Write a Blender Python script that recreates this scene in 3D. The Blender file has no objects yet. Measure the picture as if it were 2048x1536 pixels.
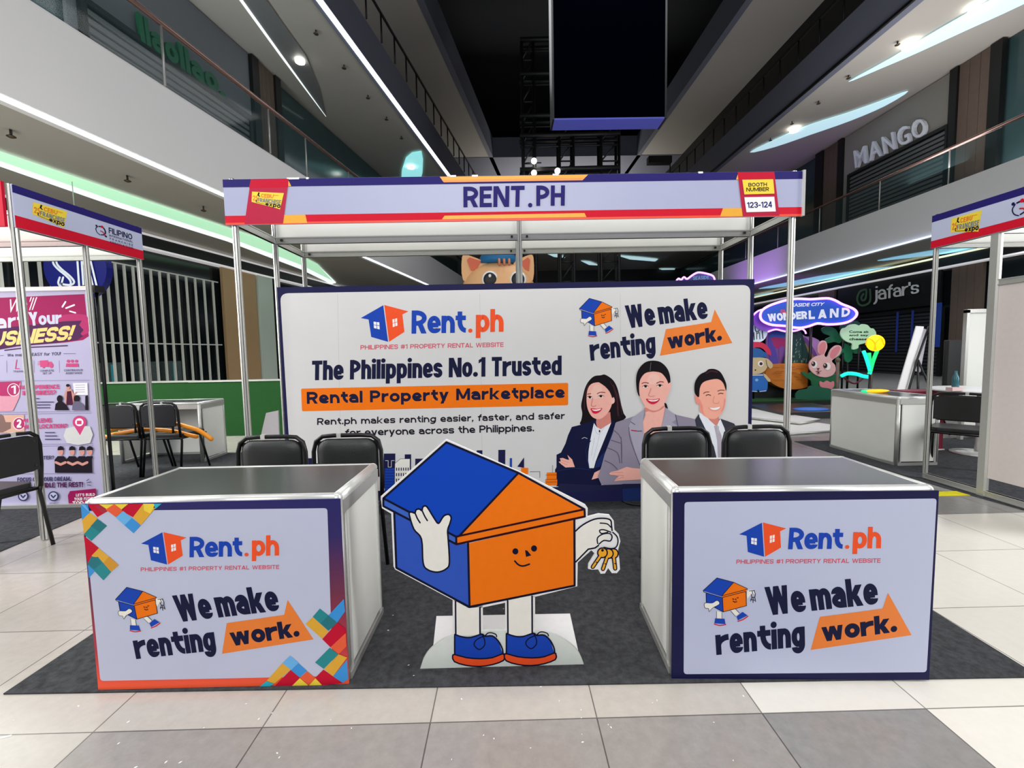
import bpy, bmesh, math, random
from mathutils import Vector, Matrix
random.seed(7)
SC = bpy.context.scene
COL = SC.collection
# ------------------------------------------------------------------ camera
F_PX, PITCH, YAW, ROLL, CAM_H = 875.65, -0.0724, 0.0111, -0.0190, 1.3222
cp, sp, cy, sy = math.cos(PITCH), math.sin(PITCH), math.cos(YAW), math.sin(YAW)
FWD = Vector((sy*cp, cy*cp, sp)); R0 = Vector((cy, -sy, 0)); U0 = R0.cross(FWD)
cr, sr = math.cos(ROLL), math.sin(ROLL)
RT = cr*R0 + sr*U0; UP = -sr*R0 + cr*U0
CAM = Vector((0, 0, CAM_H))
cam_d = bpy.data.cameras.new('camera'); cam = bpy.data.objects.new('camera', cam_d); COL.objects.link(cam)
cam_d.sensor_width = 36; cam_d.lens = 36*F_PX/2048; cam_d.clip_start = .05; cam_d.clip_end = 300
m = Matrix((RT, UP, -FWD)).transposed().to_4x4(); m.translation = CAM; cam.matrix_world = m
SC.camera = cam
# ------------------------------------------------------------------ world, exposure
SC.view_settings.view_transform = 'Standard'; SC.view_settings.look = 'None'
SC.view_settings.gamma = 1; SC.view_settings.use_curve_mapping = False
SC.view_settings.exposure = 0.0
w = bpy.data.worlds.new('world'); SC.world = w; w.use_nodes = True
w.node_tree.nodes['Background'].inputs[0].default_value = (.80, .88, 1, 1)
w.node_tree.nodes['Background'].inputs[1].default_value = .10
# ------------------------------------------------------------------ mall lighting and added fill lamps
def lamp(name, kind, loc, target, power, col=(1, 1, 1), size=1, size_y=None, spot=None):
    d = bpy.data.lights.new(name, kind); d.energy = power; d.color = col
    if kind == 'AREA':
        d.size = size
        if size_y: d.shape = 'RECTANGLE'; d.size_y = size_y
    else: d.shadow_soft_size = size
    if spot: d.spot_size = spot; d.spot_blend = .8
    o = bpy.data.objects.new(name, d); COL.objects.link(o); o.location = loc
    o.rotation_euler = (Vector(target)-Vector(loc)).to_track_quat('-Z', 'Y').to_euler()
    return o
lamp('atrium_light_behind', 'AREA', (-.5, -6, 5.6), (0, 3, .6), 510, (1, .985, .98), 6, 3)
lamp('atrium_light_over', 'AREA', (0, 1.5, 8.5), (0, 1.8, 0), 190, (1, .98, .96), 7, 5)
lamp('atrium_light_far', 'AREA', (3, 13, 11), (3, 13, 0), 520, (.95, .97, 1), 6, 8)
lamp('side_fill_left', 'AREA', (-7.2, 1.5, 4.3), (0, 1.9, .5), 470, (1, 1, .98), 1.5, 7)  # added fill that brightens the counter side panels, not a mall fixture
lamp('side_fill_right', 'AREA', (8.5, 1.0, 4.6), (0, 1.9, .4), 560, (.98, .99, 1), 1.5, 7)  # matching added fill from the right for the counter sides
lamp('gallery_light_left', 'AREA', (-9.9, 6, 4.8), (-11.2, 6, 0), 620, (.95, 1, .95), 1.2, 12)
lamp('gallery_light_right', 'AREA', (16, 14, 4.8), (16.3, 14, 0), 400, (.9, .95, 1), 1.2, 16)
lamp('floor_bounce_left', 'AREA', (-8.5, 4, .6), (-10, 5, 5), 130, (1, .98, .95), 3, 8)
lamp('upper_gallery_left', 'AREA', (-9.5, 9, 7.2), (-9.5, 10, 12), 400, (.92, 1, 1), 2, 14)
lamp('upper_gallery_right', 'AREA', (16, 15, 7.2), (15.5, 15, 12), 700, (1, .96, .98), 2, 18)
lamp('top_soffit_fill_left', 'AREA', (-8, 24, 14), (-8, 24, 18), 90, (.95, .95, 1), 3, 22)  # upward fill added to lift the dark left top soffit
lamp('top_soffit_fill_right', 'AREA', (15, 20, 14), (15, 20, 18), 85, (.95, .93, 1), 3, 22)  # same added upward fill for the right top soffit
lamp('far_soffit_fill', 'AREA', (6, 46, 11.5), (6, 47, 18), 1500, (1, .97, .9), 14, 6)  # upward fill added to brighten the far soffit and wall
lamp('stage_wash_purple', 'SPOT', (11.2, 24.5, 3.2), (14.6, 25, 5.9), 520, (.5, .2, 1), .2, spot=1.5)
lamp('stage_light', 'AREA', (7.5, 7.2, 4.6), (7.3, 10.5, 1), 45, (.95, .95, 1), 2, 1)
lamp('screen_underside_fill', 'AREA', (2.8, 11.6, 6.6), (2.8, 12.2, 7.4), 2.5, (.25, .3, 1), 2.5, .3)  # added blue fill aimed up at the underside of the screen

# ------------------------------------------------------------------ helpers
def lin(c):
    c = c/255
    return c/12.92 if c <= .04045 else ((c+.055)/1.055)**2.4
MATS = {}
def mat(name, rgb=None, rough=.6, metal=0, k=1.2, noise=.05, scale=30, bump=0, emit=0, alpha=None, spec=.5, bscale=None):
    if name in MATS: return MATS[name]
    if name.startswith('portrait') or name.startswith('photo'): rough, spec = .7, .12
    M = bpy.data.materials.new(name); MATS[name] = M; M.use_nodes = True
    nt = M.node_tree; N = nt.nodes; L = nt.links; b = N['Principled BSDF']
    col = tuple(min(.92, lin(v)*k) for v in rgb) + (1,)
    b.inputs['Base Color'].default_value = col
    b.inputs['Roughness'].default_value = rough; b.inputs['Metallic'].default_value = metal
    b.inputs['Specular IOR Level'].default_value = spec
    if noise or bump:
        tc = N.new('ShaderNodeTexCoord'); nz = N.new('ShaderNodeTexNoise'); nz.inputs['Scale'].default_value = scale
        nz.inputs['Detail'].default_value = 4
        L.new(tc.outputs['Object'], nz.inputs['Vector'])
        if noise and not emit:
            mx = N.new('ShaderNodeMix'); mx.data_type = 'RGBA'
            mx.inputs[6].default_value = tuple(v*(1-noise) for v in col[:3])+(1,)
            mx.inputs[7].default_value = tuple(min(1, v*(1+noise)) for v in col[:3])+(1,)
            L.new(nz.outputs['Fac'], mx.inputs[0]); L.new(mx.outputs[2], b.inputs['Base Color'])
        if bump:
            bp = N.new('ShaderNodeBump'); bp.inputs['Strength'].default_value = bump; bp.inputs['Distance'].default_value = .01
            nb = nz
            if bscale:
                nb = N.new('ShaderNodeTexNoise'); nb.inputs['Scale'].default_value = bscale; L.new(tc.outputs['Object'], nb.inputs['Vector'])
            L.new(nb.outputs['Fac'], bp.inputs['Height']); L.new(bp.outputs['Normal'], b.inputs['Normal'])
    if emit:
        e = tuple(lin(v) for v in rgb)+(1,)
        b.inputs['Emission Color'].default_value = e; b.inputs['Emission Strength'].default_value = emit
    if alpha is not None:
        b.inputs['Alpha'].default_value = alpha
    return M
def ray(px, py): return FWD + RT*((px-1024)/F_PX) - UP*((py-768)/F_PX)
def aty(px, py, Y):
    d = ray(px, py); return CAM + d*(Y/d.y)
def atx(px, py, X):
    d = ray(px, py); return CAM + d*(X/d.x)
def atz(px, py, z):
    d = ray(px, py); return CAM + d*((z-CAM_H)/d.z)
# side frames: s runs along the gallery, d is the offset from the camera axis
HEAD = {'L': math.radians(9.3), 'R': math.radians(-1.0)}
def sd(side, s, d, z):
    a = HEAD[side]; return Vector((math.sin(a)*s + math.cos(a)*d, math.cos(a)*s - math.sin(a)*d, z))
def atd(side, d, px, py):
    a = HEAD[side]; n = Vector((math.cos(a), -math.sin(a), 0)); r = ray(px, py); p = CAM + r*(d/n.dot(r))
    return (p.x*math.sin(a)+p.y*math.cos(a), p.z)          # s, z

class MB:
    """collects geometry of ONE mesh, world coordinates"""
    def __init__(s): s.v = []; s.f = []; s.m = []; s.mats = []; s.sm = []
    def mi(s, m):
        if m not in s.mats: s.mats.append(m)
        return s.mats.index(m)
    def add(s, vs, fs, m, smooth=False):
        o = len(s.v); s.v += [Vector(v) for v in vs]; i = s.mi(m)
        for f in fs: s.f.append([o+k for k in f]); s.m.append(i); s.sm.append(smooth)
        return s
    def hexa(s, p, m):   # 8 points: bottom 4, top 4
        return s.add(p, [(3, 2, 1, 0), (4, 5, 6, 7), (0, 1, 5, 4), (1, 2, 6, 5), (2, 3, 7, 6), (3, 0, 4, 7)], m)
    def box(s, x0, x1, y0, y1, z0, z1, m, c=0):
        if c:
            return s.prism([(x0+c, y0), (x1-c, y0), (x1, y0+c), (x1, y1-c), (x1-c, y1), (x0+c, y1), (x0, y1-c), (x0, y0+c)], z0, z1, m)
        return s.hexa([(x0, y0, z0), (x1, y0, z0), (x1, y1, z0), (x0, y1, z0), (x0, y0, z1), (x1, y0, z1), (x1, y1, z1), (x0, y1, z1)], m)
    def prism(s, pts, z0, z1, m):
        n = len(pts)
        vs = [(x, y, z0) for x, y in pts]+[(x, y, z1) for x, y in pts]
        return s.add(vs, [tuple(range(n))[::-1], tuple(range(n, 2*n))]+[(i, (i+1) % n, n+(i+1) % n, n+i) for i in range(n)], m)
    def slab(s, pts, n, m, m2=None):       # polygon in 3-D pushed along vector n
        k = len(pts); pts = [Vector(p) for p in pts]; n = Vector(n)
        s.add(pts, [tuple(range(k))], m)
        q = [p+n for p in pts]
        s.add(pts+q, [tuple(range(k, 2*k))[::-1]]+[(i, (i+1) % k, k+(i+1) % k, k+i) for i in range(k)], m2 or m)
        return s
    def tube(s, pts, r, m, n=8, closed=False, caps=True):
        pts = [Vector(p) for p in pts]; N = len(pts); rings = []; up = None
        for i, p in enumerate(pts):
            a = pts[(i-1) % N] if closed else pts[max(i-1, 0)]; b = pts[(i+1) % N] if closed else pts[min(i+1, N-1)]
            t = (b-a).normalized()
            if up is None: up = Vector((0, 0, 1)) if abs(t.z) < .9 else Vector((1, 0, 0))
            u = (up - t*up.dot(t)).normalized(); up = u; w_ = t.cross(u)
            rr = r[i] if isinstance(r, (list, tuple)) else r
            rings.append([p+(u*math.cos(2*math.pi*k/n)+w_*math.sin(2*math.pi*k/n))*rr for k in range(n)])
        vs = [v for R in rings for v in R]; fs = []
        for i in range(N if closed else N-1):
            j = (i+1) % N
            for k in range(n): fs.append((i*n+k, i*n+(k+1) % n, j*n+(k+1) % n, j*n+k))
        if caps and not closed: fs += [tuple(range(n))[::-1], tuple(range((N-1)*n, N*n))]
        return s.add(vs, fs, m, True)
    def lathe(s, c, prof, m, n=24, sx=1, sy=1):
        vs = []; fs = []; K = len(prof); c = Vector(c)
        for r, z in prof:
            for k in range(n): vs.append(c+Vector((math.cos(2*math.pi*k/n)*r*sx, math.sin(2*math.pi*k/n)*r*sy, z)))
        for i in range(K-1):
            for k in range(n): fs.append((i*n+k, i*n+(k+1) % n, (i+1)*n+(k+1) % n, (i+1)*n+k))
        fs += [tuple(range(n))[::-1], tuple(range((K-1)*n, K*n))]
        return s.add(vs, fs, m, True)
    def ball(s, c, r, m, n=20, k=12):
        r = r if isinstance(r, (tuple, list)) else (r, r, r)
        prof = [(math.sin(math.pi*i/k), -math.cos(math.pi*i/k)) for i in range(k+1)]
        prof = [(max(a, .02), b) for a, b in prof]
        c = Vector(c); vs = []; fs = []
        for a, b in prof:
            for j in range(n): vs.append(c+Vector((math.cos(2*math.pi*j/n)*a*r[0], math.sin(2*math.pi*j/n)*a*r[1], b*r[2])))
        for i in range(k):
            for j in range(n): fs.append((i*n+j, i*n+(j+1) % n, (i+1)*n+(j+1) % n, (i+1)*n+j))
        return s.add(vs, fs, m, True)
    def build(s, name, parent=None, loc=None, bevel=0):
        me = bpy.data.meshes.new(name); off = Vector((0, 0, 0)); p = parent
        while p is not None: off += p.location; p = p.parent
        o = bpy.data.objects.new(name, me)
        if parent is None:
            if loc is None:
                lo = [min(v[i] for v in s.v) for i in range(3)]; hi = [max(v[i] for v in s.v) for i in range(3)]
                loc = Vector(((lo[0]+hi[0])/2, (lo[1]+hi[1])/2, lo[2]))
            off = Vector(loc); o.location = off
        me.from_pydata([v-off for v in s.v], [], s.f)
        for mm in s.mats: me.materials.append(mm)
        me.polygons.foreach_set('material_index', s.m); me.polygons.foreach_set('use_smooth', s.sm)
        me.update(); COL.objects.link(o); o.parent = parent
        if bevel:
            b = o.modifiers.new('bevel', 'BEVEL'); b.width = bevel; b.segments = 3; b.limit_method = 'ANGLE'
        return o
def tag(o, label=None, cat=None, group=None, kind=None):
    if label: o['label'] = label
    if cat: o['category'] = cat
    if group: o['group'] = group
    if kind: o['kind'] = kind
    return o
def thing(name, loc, label, cat, group=None):
    o = bpy.data.objects.new(name, None); COL.objects.link(o); o.location = loc; o.empty_display_size = .1
    return tag(o, label, cat, group)
def struct(o): o['kind'] = 'structure'; return o
def copy_tree(o, parent=None):
    c = o.copy(); COL.objects.link(c); c.parent = parent
    for ch in list(o.children): copy_tree(ch, c)
    return c
def hom(src, dst):
    A = []; B = []
    for (x, y), (u, v) in zip(src, dst):
        A.append([x, y, 1, 0, 0, 0, -u*x, -u*y]); B.append(u); A.append([0, 0, 0, x, y, 1, -v*x, -v*y]); B.append(v)
    n = 8; Mx = [r+[b] for r, b in zip(A, B)]
    for i in range(n):
        p = max(range(i, n), key=lambda r: abs(Mx[r][i])); Mx[i], Mx[p] = Mx[p], Mx[i]
        for r in range(n):
            if r != i:
                f = Mx[r][i]/Mx[i][i]; Mx[r] = [a-f*b for a, b in zip(Mx[r], Mx[i])]
    h = [Mx[i][n]/Mx[i][i] for i in range(n)]
    def g(x, y):
        w_ = h[6]*x+h[7]*y+1; return ((h[0]*x+h[1]*y+h[2])/w_, (h[3]*x+h[4]*y+h[5])/w_)
    return g
def catmull(pts, n=5, closed=True):
    out = []; N = len(pts); rng = range(N) if closed else range(N-1)
    for i in rng:
        g = (lambda k: pts[k % N]) if closed else (lambda k: pts[min(max(k, 0), N-1)])
        p0, p1, p2, p3 = g(i-1), g(i), g(i+1), g(i+2)
        for j in range(n):
            t = j/n
            out.append(tuple(.5*(2*p1[q]+(p2[q]-p0[q])*t+(2*p0[q]-5*p1[q]+4*p2[q]-p3[q])*t*t+(3*p1[q]-p0[q]-3*p2[q]+p3[q])*t**3) for q in (0, 1)))
    if not closed: out.append(tuple(pts[-1]))
    return out
_TX = {}
def text_mesh(body, weight, shear=0, space=1):
    key = (body, weight, shear, space)
    if key in _TX: return _TX[key]
    c = bpy.data.curves.new('t', 'FONT'); c.body = body; c.size = 1; c.offset = weight; c.shear = shear; c.resolution_u = 3
    c.space_character = space; c.fill_mode = 'FRONT'
    o = bpy.data.objects.new('t', c); COL.objects.link(o)
    dg = bpy.context.evaluated_depsgraph_get(); dg.update()
    me = bpy.data.meshes.new_from_object(o.evaluated_get(dg))
    vs = [(v.co.x, v.co.y) for v in me.vertices]; fs = [tuple(p.vertices) for p in me.polygons]
    bpy.data.objects.remove(o); bpy.data.curves.remove(c); bpy.data.meshes.remove(me)
    x0 = min(v[0] for v in vs); x1 = max(v[0] for v in vs); y0 = min(v[1] for v in vs); y1 = max(v[1] for v in vs)
    vs = [((x-x0)/(x1-x0), (y-y0)/(y1-y0)) for x, y in vs]
    _TX[key] = (vs, fs); return _TX[key]

# ---- lettering drawn as stroked skeletons (heights in cap units)
FW = dict(a=.56, b=.6, c=.55, d=.6, e=.58, f=.38, g=.6, h=.58, j=.3, k=.6, m=.92, n=.58, o=.6, p=.6, q=.6, r=.4, s=.53, t=.4, u=.58, v=.58, w=.88, x=.58, y=.58, z=.52,
          A=.7, B=.63, C=.64, D=.67, E=.54, F=.52, G=.68, H=.67, J=.5, K=.66, L=.5, M=.84, N=.7, O=.72, P=.62, Q=.72, R=.65, S=.6, T=.6, U=.66, V=.7, W=1.02, X=.68, Y=.66, Z=.6)
FW.update({' ': .26, '1': .36, '#': .66, '?': .52, '-': .36, '&': .66})
for c_ in '023456789': FW[c_] = .58
def rpath(P, r, closed=False):
    out = []; n = len(P)
    for i in range(n):
        if not closed and i in (0, n-1): out.append(P[i]); continue
        p, a, b = Vector(P[i]), Vector(P[i-1]), Vector(P[(i+1) % n])
        la, lb = (a-p).length, (b-p).length
        lim = lambda l, end: l if end else l/2
        qa = min(r, lim(la, (not closed) and i == 1)*.999); qb = min(r, lim(lb, (not closed) and i == n-2)*.999); q = min(qa, qb)
        if r > 5: qa = min(qa, q*1.45); qb = min(qb, q*1.45)
        else: qa = qb = q
        if q < 1e-4: out.append(P[i]); continue
        u, w_ = (a-p)/la, (b-p)/lb
        c0, c1 = p+u*qa, p+w_*qb; o = p+u*qa+w_*qb
        if abs(u.dot(w_)) > .2:
            for j in range(6): t = j/5; out.append(tuple((1-t)**2*c0+2*t*(1-t)*p+t*t*c1))
        else:
            for j in range(7): t = j/6*math.pi/2; out.append(tuple(o-w_*qb*math.cos(t)-u*qa*math.sin(t)))
    return out
def strip2(P, t, closed=False):
    P = [Vector(p) for p in P]; Q = [P[0]]
    for p in P[1:]:
        if (p-Q[-1]).length > 1e-5: Q.append(p)
    if closed and (Q[0]-Q[-1]).length < 1e-5: Q.pop()
    n = len(Q); vs = []; fs = []
    for i in range(n):
        d = []
        if closed or i > 0: d.append((Q[i]-Q[i-1]).normalized())
        if closed or i < n-1: d.append((Q[(i+1) % n]-Q[i]).normalized())
        ns = [Vector((-e.y, e.x)) for e in d]; m_ = sum(ns, Vector((0, 0)))
        m_ = m_.normalized() if m_.length > 1e-6 else ns[0]
        k = 1/max(.4, m_.dot(ns[0])); vs += [Q[i]+m_*t/2*k, Q[i]-m_*t/2*k]
    for i in range(n if closed else n-1): j = (i+1) % n; fs.append((2*i, 2*i+1, 2*j+1, 2*j))
    return vs, fs
def glyph(c, t, k, X):
    h = t/2; W = FW.get(c, .5)*k; D = .25; S = []; R_ = 9; w_ = t*1.14
    W = max(W, (2.45 if t > .215 else 2.2)*t) if c in FW and c not in '1-' else W
    if c == 'm': W = max(W, 3.6*t)
    if c in 'kKR': W = max(W, 2.75*t)
    if c == 'N': W = max(W, 3.2*t)
    if c in 'wW': W = max(W, 4.1*t)
    if c == 'M': W = max(W, 4*t)
    s = lambda *P, r=R_, cl=False: S.append(strip2(rpath(list(P), r, cl), t, cl))
    def d(x0, y0, x1, y1, q=1.0): S.append(([Vector((x0-w_*q/2, y0)), Vector((x0+w_*q/2, y0)), Vector((x1+w_*q/2, y1)), Vector((x1-w_*q/2, y1))], [(0, 1, 2, 3)]))
    def dot(x, y, r): S.append(([Vector((x+r*math.cos(i*math.pi/6), y+r*math.sin(i*math.pi/6))) for i in range(12)], [tuple(range(12))]))
    l, r_, m = h, W-h, W/2; T = 1-h; x = X-h
    if c == 'a': s((l, X*.68), (l, x), (r_, x), (r_, 0)); s((r_, X*.56), (l, X*.56), (l, h), (r_, h))
    elif c in 'bdpq':
        e = l if c in 'bp' else r_
        s((e, 0 if c in 'bd' else -D), (e, 1 if c in 'bd' else X)); s((l, h), (r_, h), (r_, x), (l, x), cl=True)
    elif c == 'c': s((r_, X*.66), (r_, x), (l, x), (l, h), (r_, h), (r_, X*.34))
    elif c == 'e': s((l, X*.47), (r_, X*.47)); s((r_, X*.42), (r_, x), (l, x), (l, h), (r_, h), (r_, X*.28))
    elif c == 'f': a = W*.42; s((W, T), (a, T), (a, 0)); s((0, x), (W, x), r=0)
    elif c == 'g': s((l, h), (r_, h), (r_, x), (l, x), cl=True); s((r_, X), (r_, h-D), (l, h-D), (l, t-D+.02))
    elif c in 'hn': s((l, 0), (l, 1 if c == 'h' else X)); s((l, X*.5), (l, x), (r_, x), (r_, 0))
    elif c == 'i': W = t; s((h, 0), (h, X)); dot(h, X+.045+t*.57, t*.57)
    elif c == 'j': W = max(t*1.5, W*.8); s((W-h, X), (W-h, h-D), (0, h-D)); dot(W-h, 1-t*.6, t*.6)
    elif c == 'k': s((l, 0), (l, 1)); d(t*.9, X*.34, W-w_/2, X); d(t+w_*.35, X*.5, W-w_/2, 0)
    elif c == 'l': W = t; s((h, 0), (h, 1))
    elif c == 'm': s((l, 0), (l, X)); s((l, X*.5), (l, x), (m, x), (m, 0)); s((m, X*.5), (m, x), (r_, x), (r_, 0))
    elif c == 'o': s((l, h), (r_, h), (r_, x), (l, x), cl=True)
    elif c == 'r': s((l, 0), (l, X)); s((l, X*.45), (l, x), (W, x))
    elif c in 'sS':
        H = X if c == 's' else 1; e = H-h; s((r_, H*.7), (r_, e), (l, e), (l, H*.53), (r_, H*.47), (r_, h), (l, h), (l, H*.3), r=min((W-t)/2, (H-2*t)/4+h*.4))
    elif c == 't': a = W*.42; s((a, .94), (a, h), (W, h)); s((0, x), (W, x), r=0)
    elif c == 'u': s((l, X), (l, h), (r_, h), (r_, X*.4)); s((r_, 0), (r_, X))
    elif c in 'vV': H = X if c == 'v' else 1; d(m, 0, w_/2, H); d(m, 0, W-w_/2, H)
    elif c in 'wW':
        H = X if c == 'w' else 1; q = .8; a = W*.29; d(a, 0, w_/2, H, q); d(a, 0, m, H, q); d(W-a, 0, m, H, q); d(W-a, 0, W-w_/2, H, q)
    elif c in 'xX': H = X if c == 'x' else 1; d(w_/2, 0, W-w_/2, H); d(W-w_/2, 0, w_/2, H)
    elif c == 'y': d(m, 0, w_/2, X); d(W*.26+w_*.1, -D, W-w_/2, X)
    elif c in 'zZ': H = X if c == 'z' else 1; s((0, H-h), (W, H-h)); s((0, h), (W, h)); d(w_/2, h, W-w_/2, H-h)
    elif c == 'A': d(w_/2, 0, m, 1); d(W-w_/2, 0, m, 1); s((W*.22, .26), (W*.78, .26))
    elif c == 'B': s((l, 0), (l, 1), r=0); s((l, T), (r_*.96, T), (r_*.96, .52), (l, .52)); s((l, .52), (r_, .52), (r_, h), (l, h))
    elif c in 'CG':
        s((r_, .7), (r_, T), (l, T), (l, h), (r_, h), (r_, .3 if c == 'C' else .5))
        if c == 'G': s((W*.55, .46), (W, .46), r=0)
    elif c == 'D': s((l, 0), (l, 1)); s((l, T), (r_, T), (r_, h), (l, h))
    elif c in 'EF':
        s((l, 0), (l, 1)); s((l, T), (W, T)); s((l, .52), (W*.92, .52))
        if c == 'E': s((l, h), (W, h))
    elif c == 'H': s((l, 0), (l, 1)); s((r_, 0), (r_, 1)); s((l, .52), (r_, .52))
    elif c == 'I': W = t; s((h, 0), (h, 1))
    elif c == 'J': s((r_, 1), (r_, h), (l, h), (l, .28))
    elif c == 'K': s((l, 0), (l, 1)); d(t*.9, .4, W-w_/2, 1); d(t+w_*.4, .55, W-w_/2, 0)
    elif c == 'L': s((l, 0), (l, 1)); s((l, h), (W, h))
    elif c == 'M': s((l, 0), (l, 1)); s((r_, 0), (r_, 1)); d(m, .12, w_/2, 1, .9); d(m, .12, W-w_/2, 1, .9)
    elif c == 'N': s((l, 0), (l, 1)); s((r_, 0), (r_, 1)); d(W-w_*.55, 0, w_*.55, 1)
    elif c in 'OQ0': 
        s((l, h), (r_, h), (r_, T), (l, T), cl=True)
        if c == 'Q': d(W-w_/2, 0, m, .35)
    elif c in 'PR':
        s((l, 0), (l, 1)); s((l, T), (r_, T), (r_, .44), (l, .44))
        if c == 'R': d(W-w_/2, 0, m, .5)
    elif c == 'T': s((0, T), (W, T)); s((m, 0), (m, 1))
    elif c == 'U': s((l, 1), (l, h), (r_, h), (r_, 1))
    elif c == 'Y': d(m, .42, w_/2, 1); d(m, .42, W-w_/2, 1); s((m, 0), (m, .5))
    elif c == '1': W = max(.34*k, t*1.7); s((W-h, 0), (W-h, 1)); S.append(([Vector((0, .86)), Vector((0, .68)), Vector((W-h, .84)), Vector((W-h, 1))], [(0, 1, 2, 3)]))
    elif c == '2': s((l, .7), (l, T), (r_, T), (r_, .55), (l, h+.05), (l, h), r=min((W-t)/2, .2)); s((0, h), (W, h))
    elif c == '3': s((l, .72), (l, T), (r_, T), (r_, .52), (W*.4, .52)); s((W*.4, .52), (r_, .52), (r_, h), (l, h), (l, .28))
    elif c == '4': s((W*.74, 0), (W*.74, 1)); s((0, .3), (W, .3)); d(w_*.5, .3, W*.68, 1)
    elif c == '5': s((r_, T), (l, T), (l, .56), (r_, .56), (r_, h), (l, h), (l, .25))
    elif c == '?': s((l, .7), (l, T), (r_, T), (r_, .5), (m, .42), (m, .26)); dot(m, t*.55, t*.55)
    elif c == '!': W = t*1.1; s((W/2, .3), (W/2, 1)); dot(W/2, t*.55, t*.55)
    elif c == '.': W = t*1.25; dot(W/2, t*.62, t*.62)
    elif c == ',': W = t*1.25; dot(W/2, t*.6, t*.6); d(W*.3, -t*.7, W*.6, t*.5, .6)
    elif c == "'": W = t*.9; d(W/2, .7, W/2, 1, .8)
    elif c == '-': s((0, .42), (W, .42))
    elif c == '#': d(W*.28, 0, W*.4, 1, .8); d(W*.64, 0, W*.76, 1, .8); s((0, .32), (W, .32)); s((0, .68), (W, .68))
    elif c == '&': s((W, h), (l, h), (l, .5), (r_, .5)); s((r_, T), (l, T), (l, .5)); s((r_, 0), (r_, .5))
    return W, S
def lay(body, t, X, k, gap0):
    gap = (gap0+.0*k)/k if k else gap0
    x = 0; out = []
    for i, c in enumerate(body):
        if c == ' ': x += max(.3*k, .13)+gap0; continue
        W, S = glyph(c, t, k, X); out.append((x, S)); x += W+gap*k
    return x-gap*k, out
def stroke_text(body, aspect, t, X=.73, gap=None, shear=0):
    if gap is None: gap = .032 if t > .2 else .075 if t > .175 else .10
    up = 1 if any(ch in 'bdfhijklt!?\'#&0123456789' or ch.isupper() for ch in body) else X
    if 'i' in body: up = max(up, X+.045+t*1.14)
    dn = -.25 if any(ch in 'gjpqy' for ch in body) else 0
    H = up-dn; target = max(.1, aspect*H-shear*H)
    lo, hi = .1, 4.0
    for _ in range(40):
        k = (lo+hi)/2
        if lay(body, t, X, k, gap)[0] < target: lo = k
        else: hi = k
    if k > 1.4 and len(body) > 2:
        k = 1.4; gap += (target-lay(body, t, X, k, gap)[0])/(len(body)-1)
    tot, out = lay(body, t, X, k, gap); vs = []; fs = []
    full = tot+shear*H; lv = []
    for x0, S in out:
        for si, (V, Fc) in enumerate(S):
            lv += [si]*len(V)
            o = len(vs); vs += [((x0+v.x+shear*(v.y-dn))/full, (v.y-dn)/H) for v in V]; fs += [tuple(o+i for i in f) for f in Fc]
    return vs, fs, lv
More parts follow.
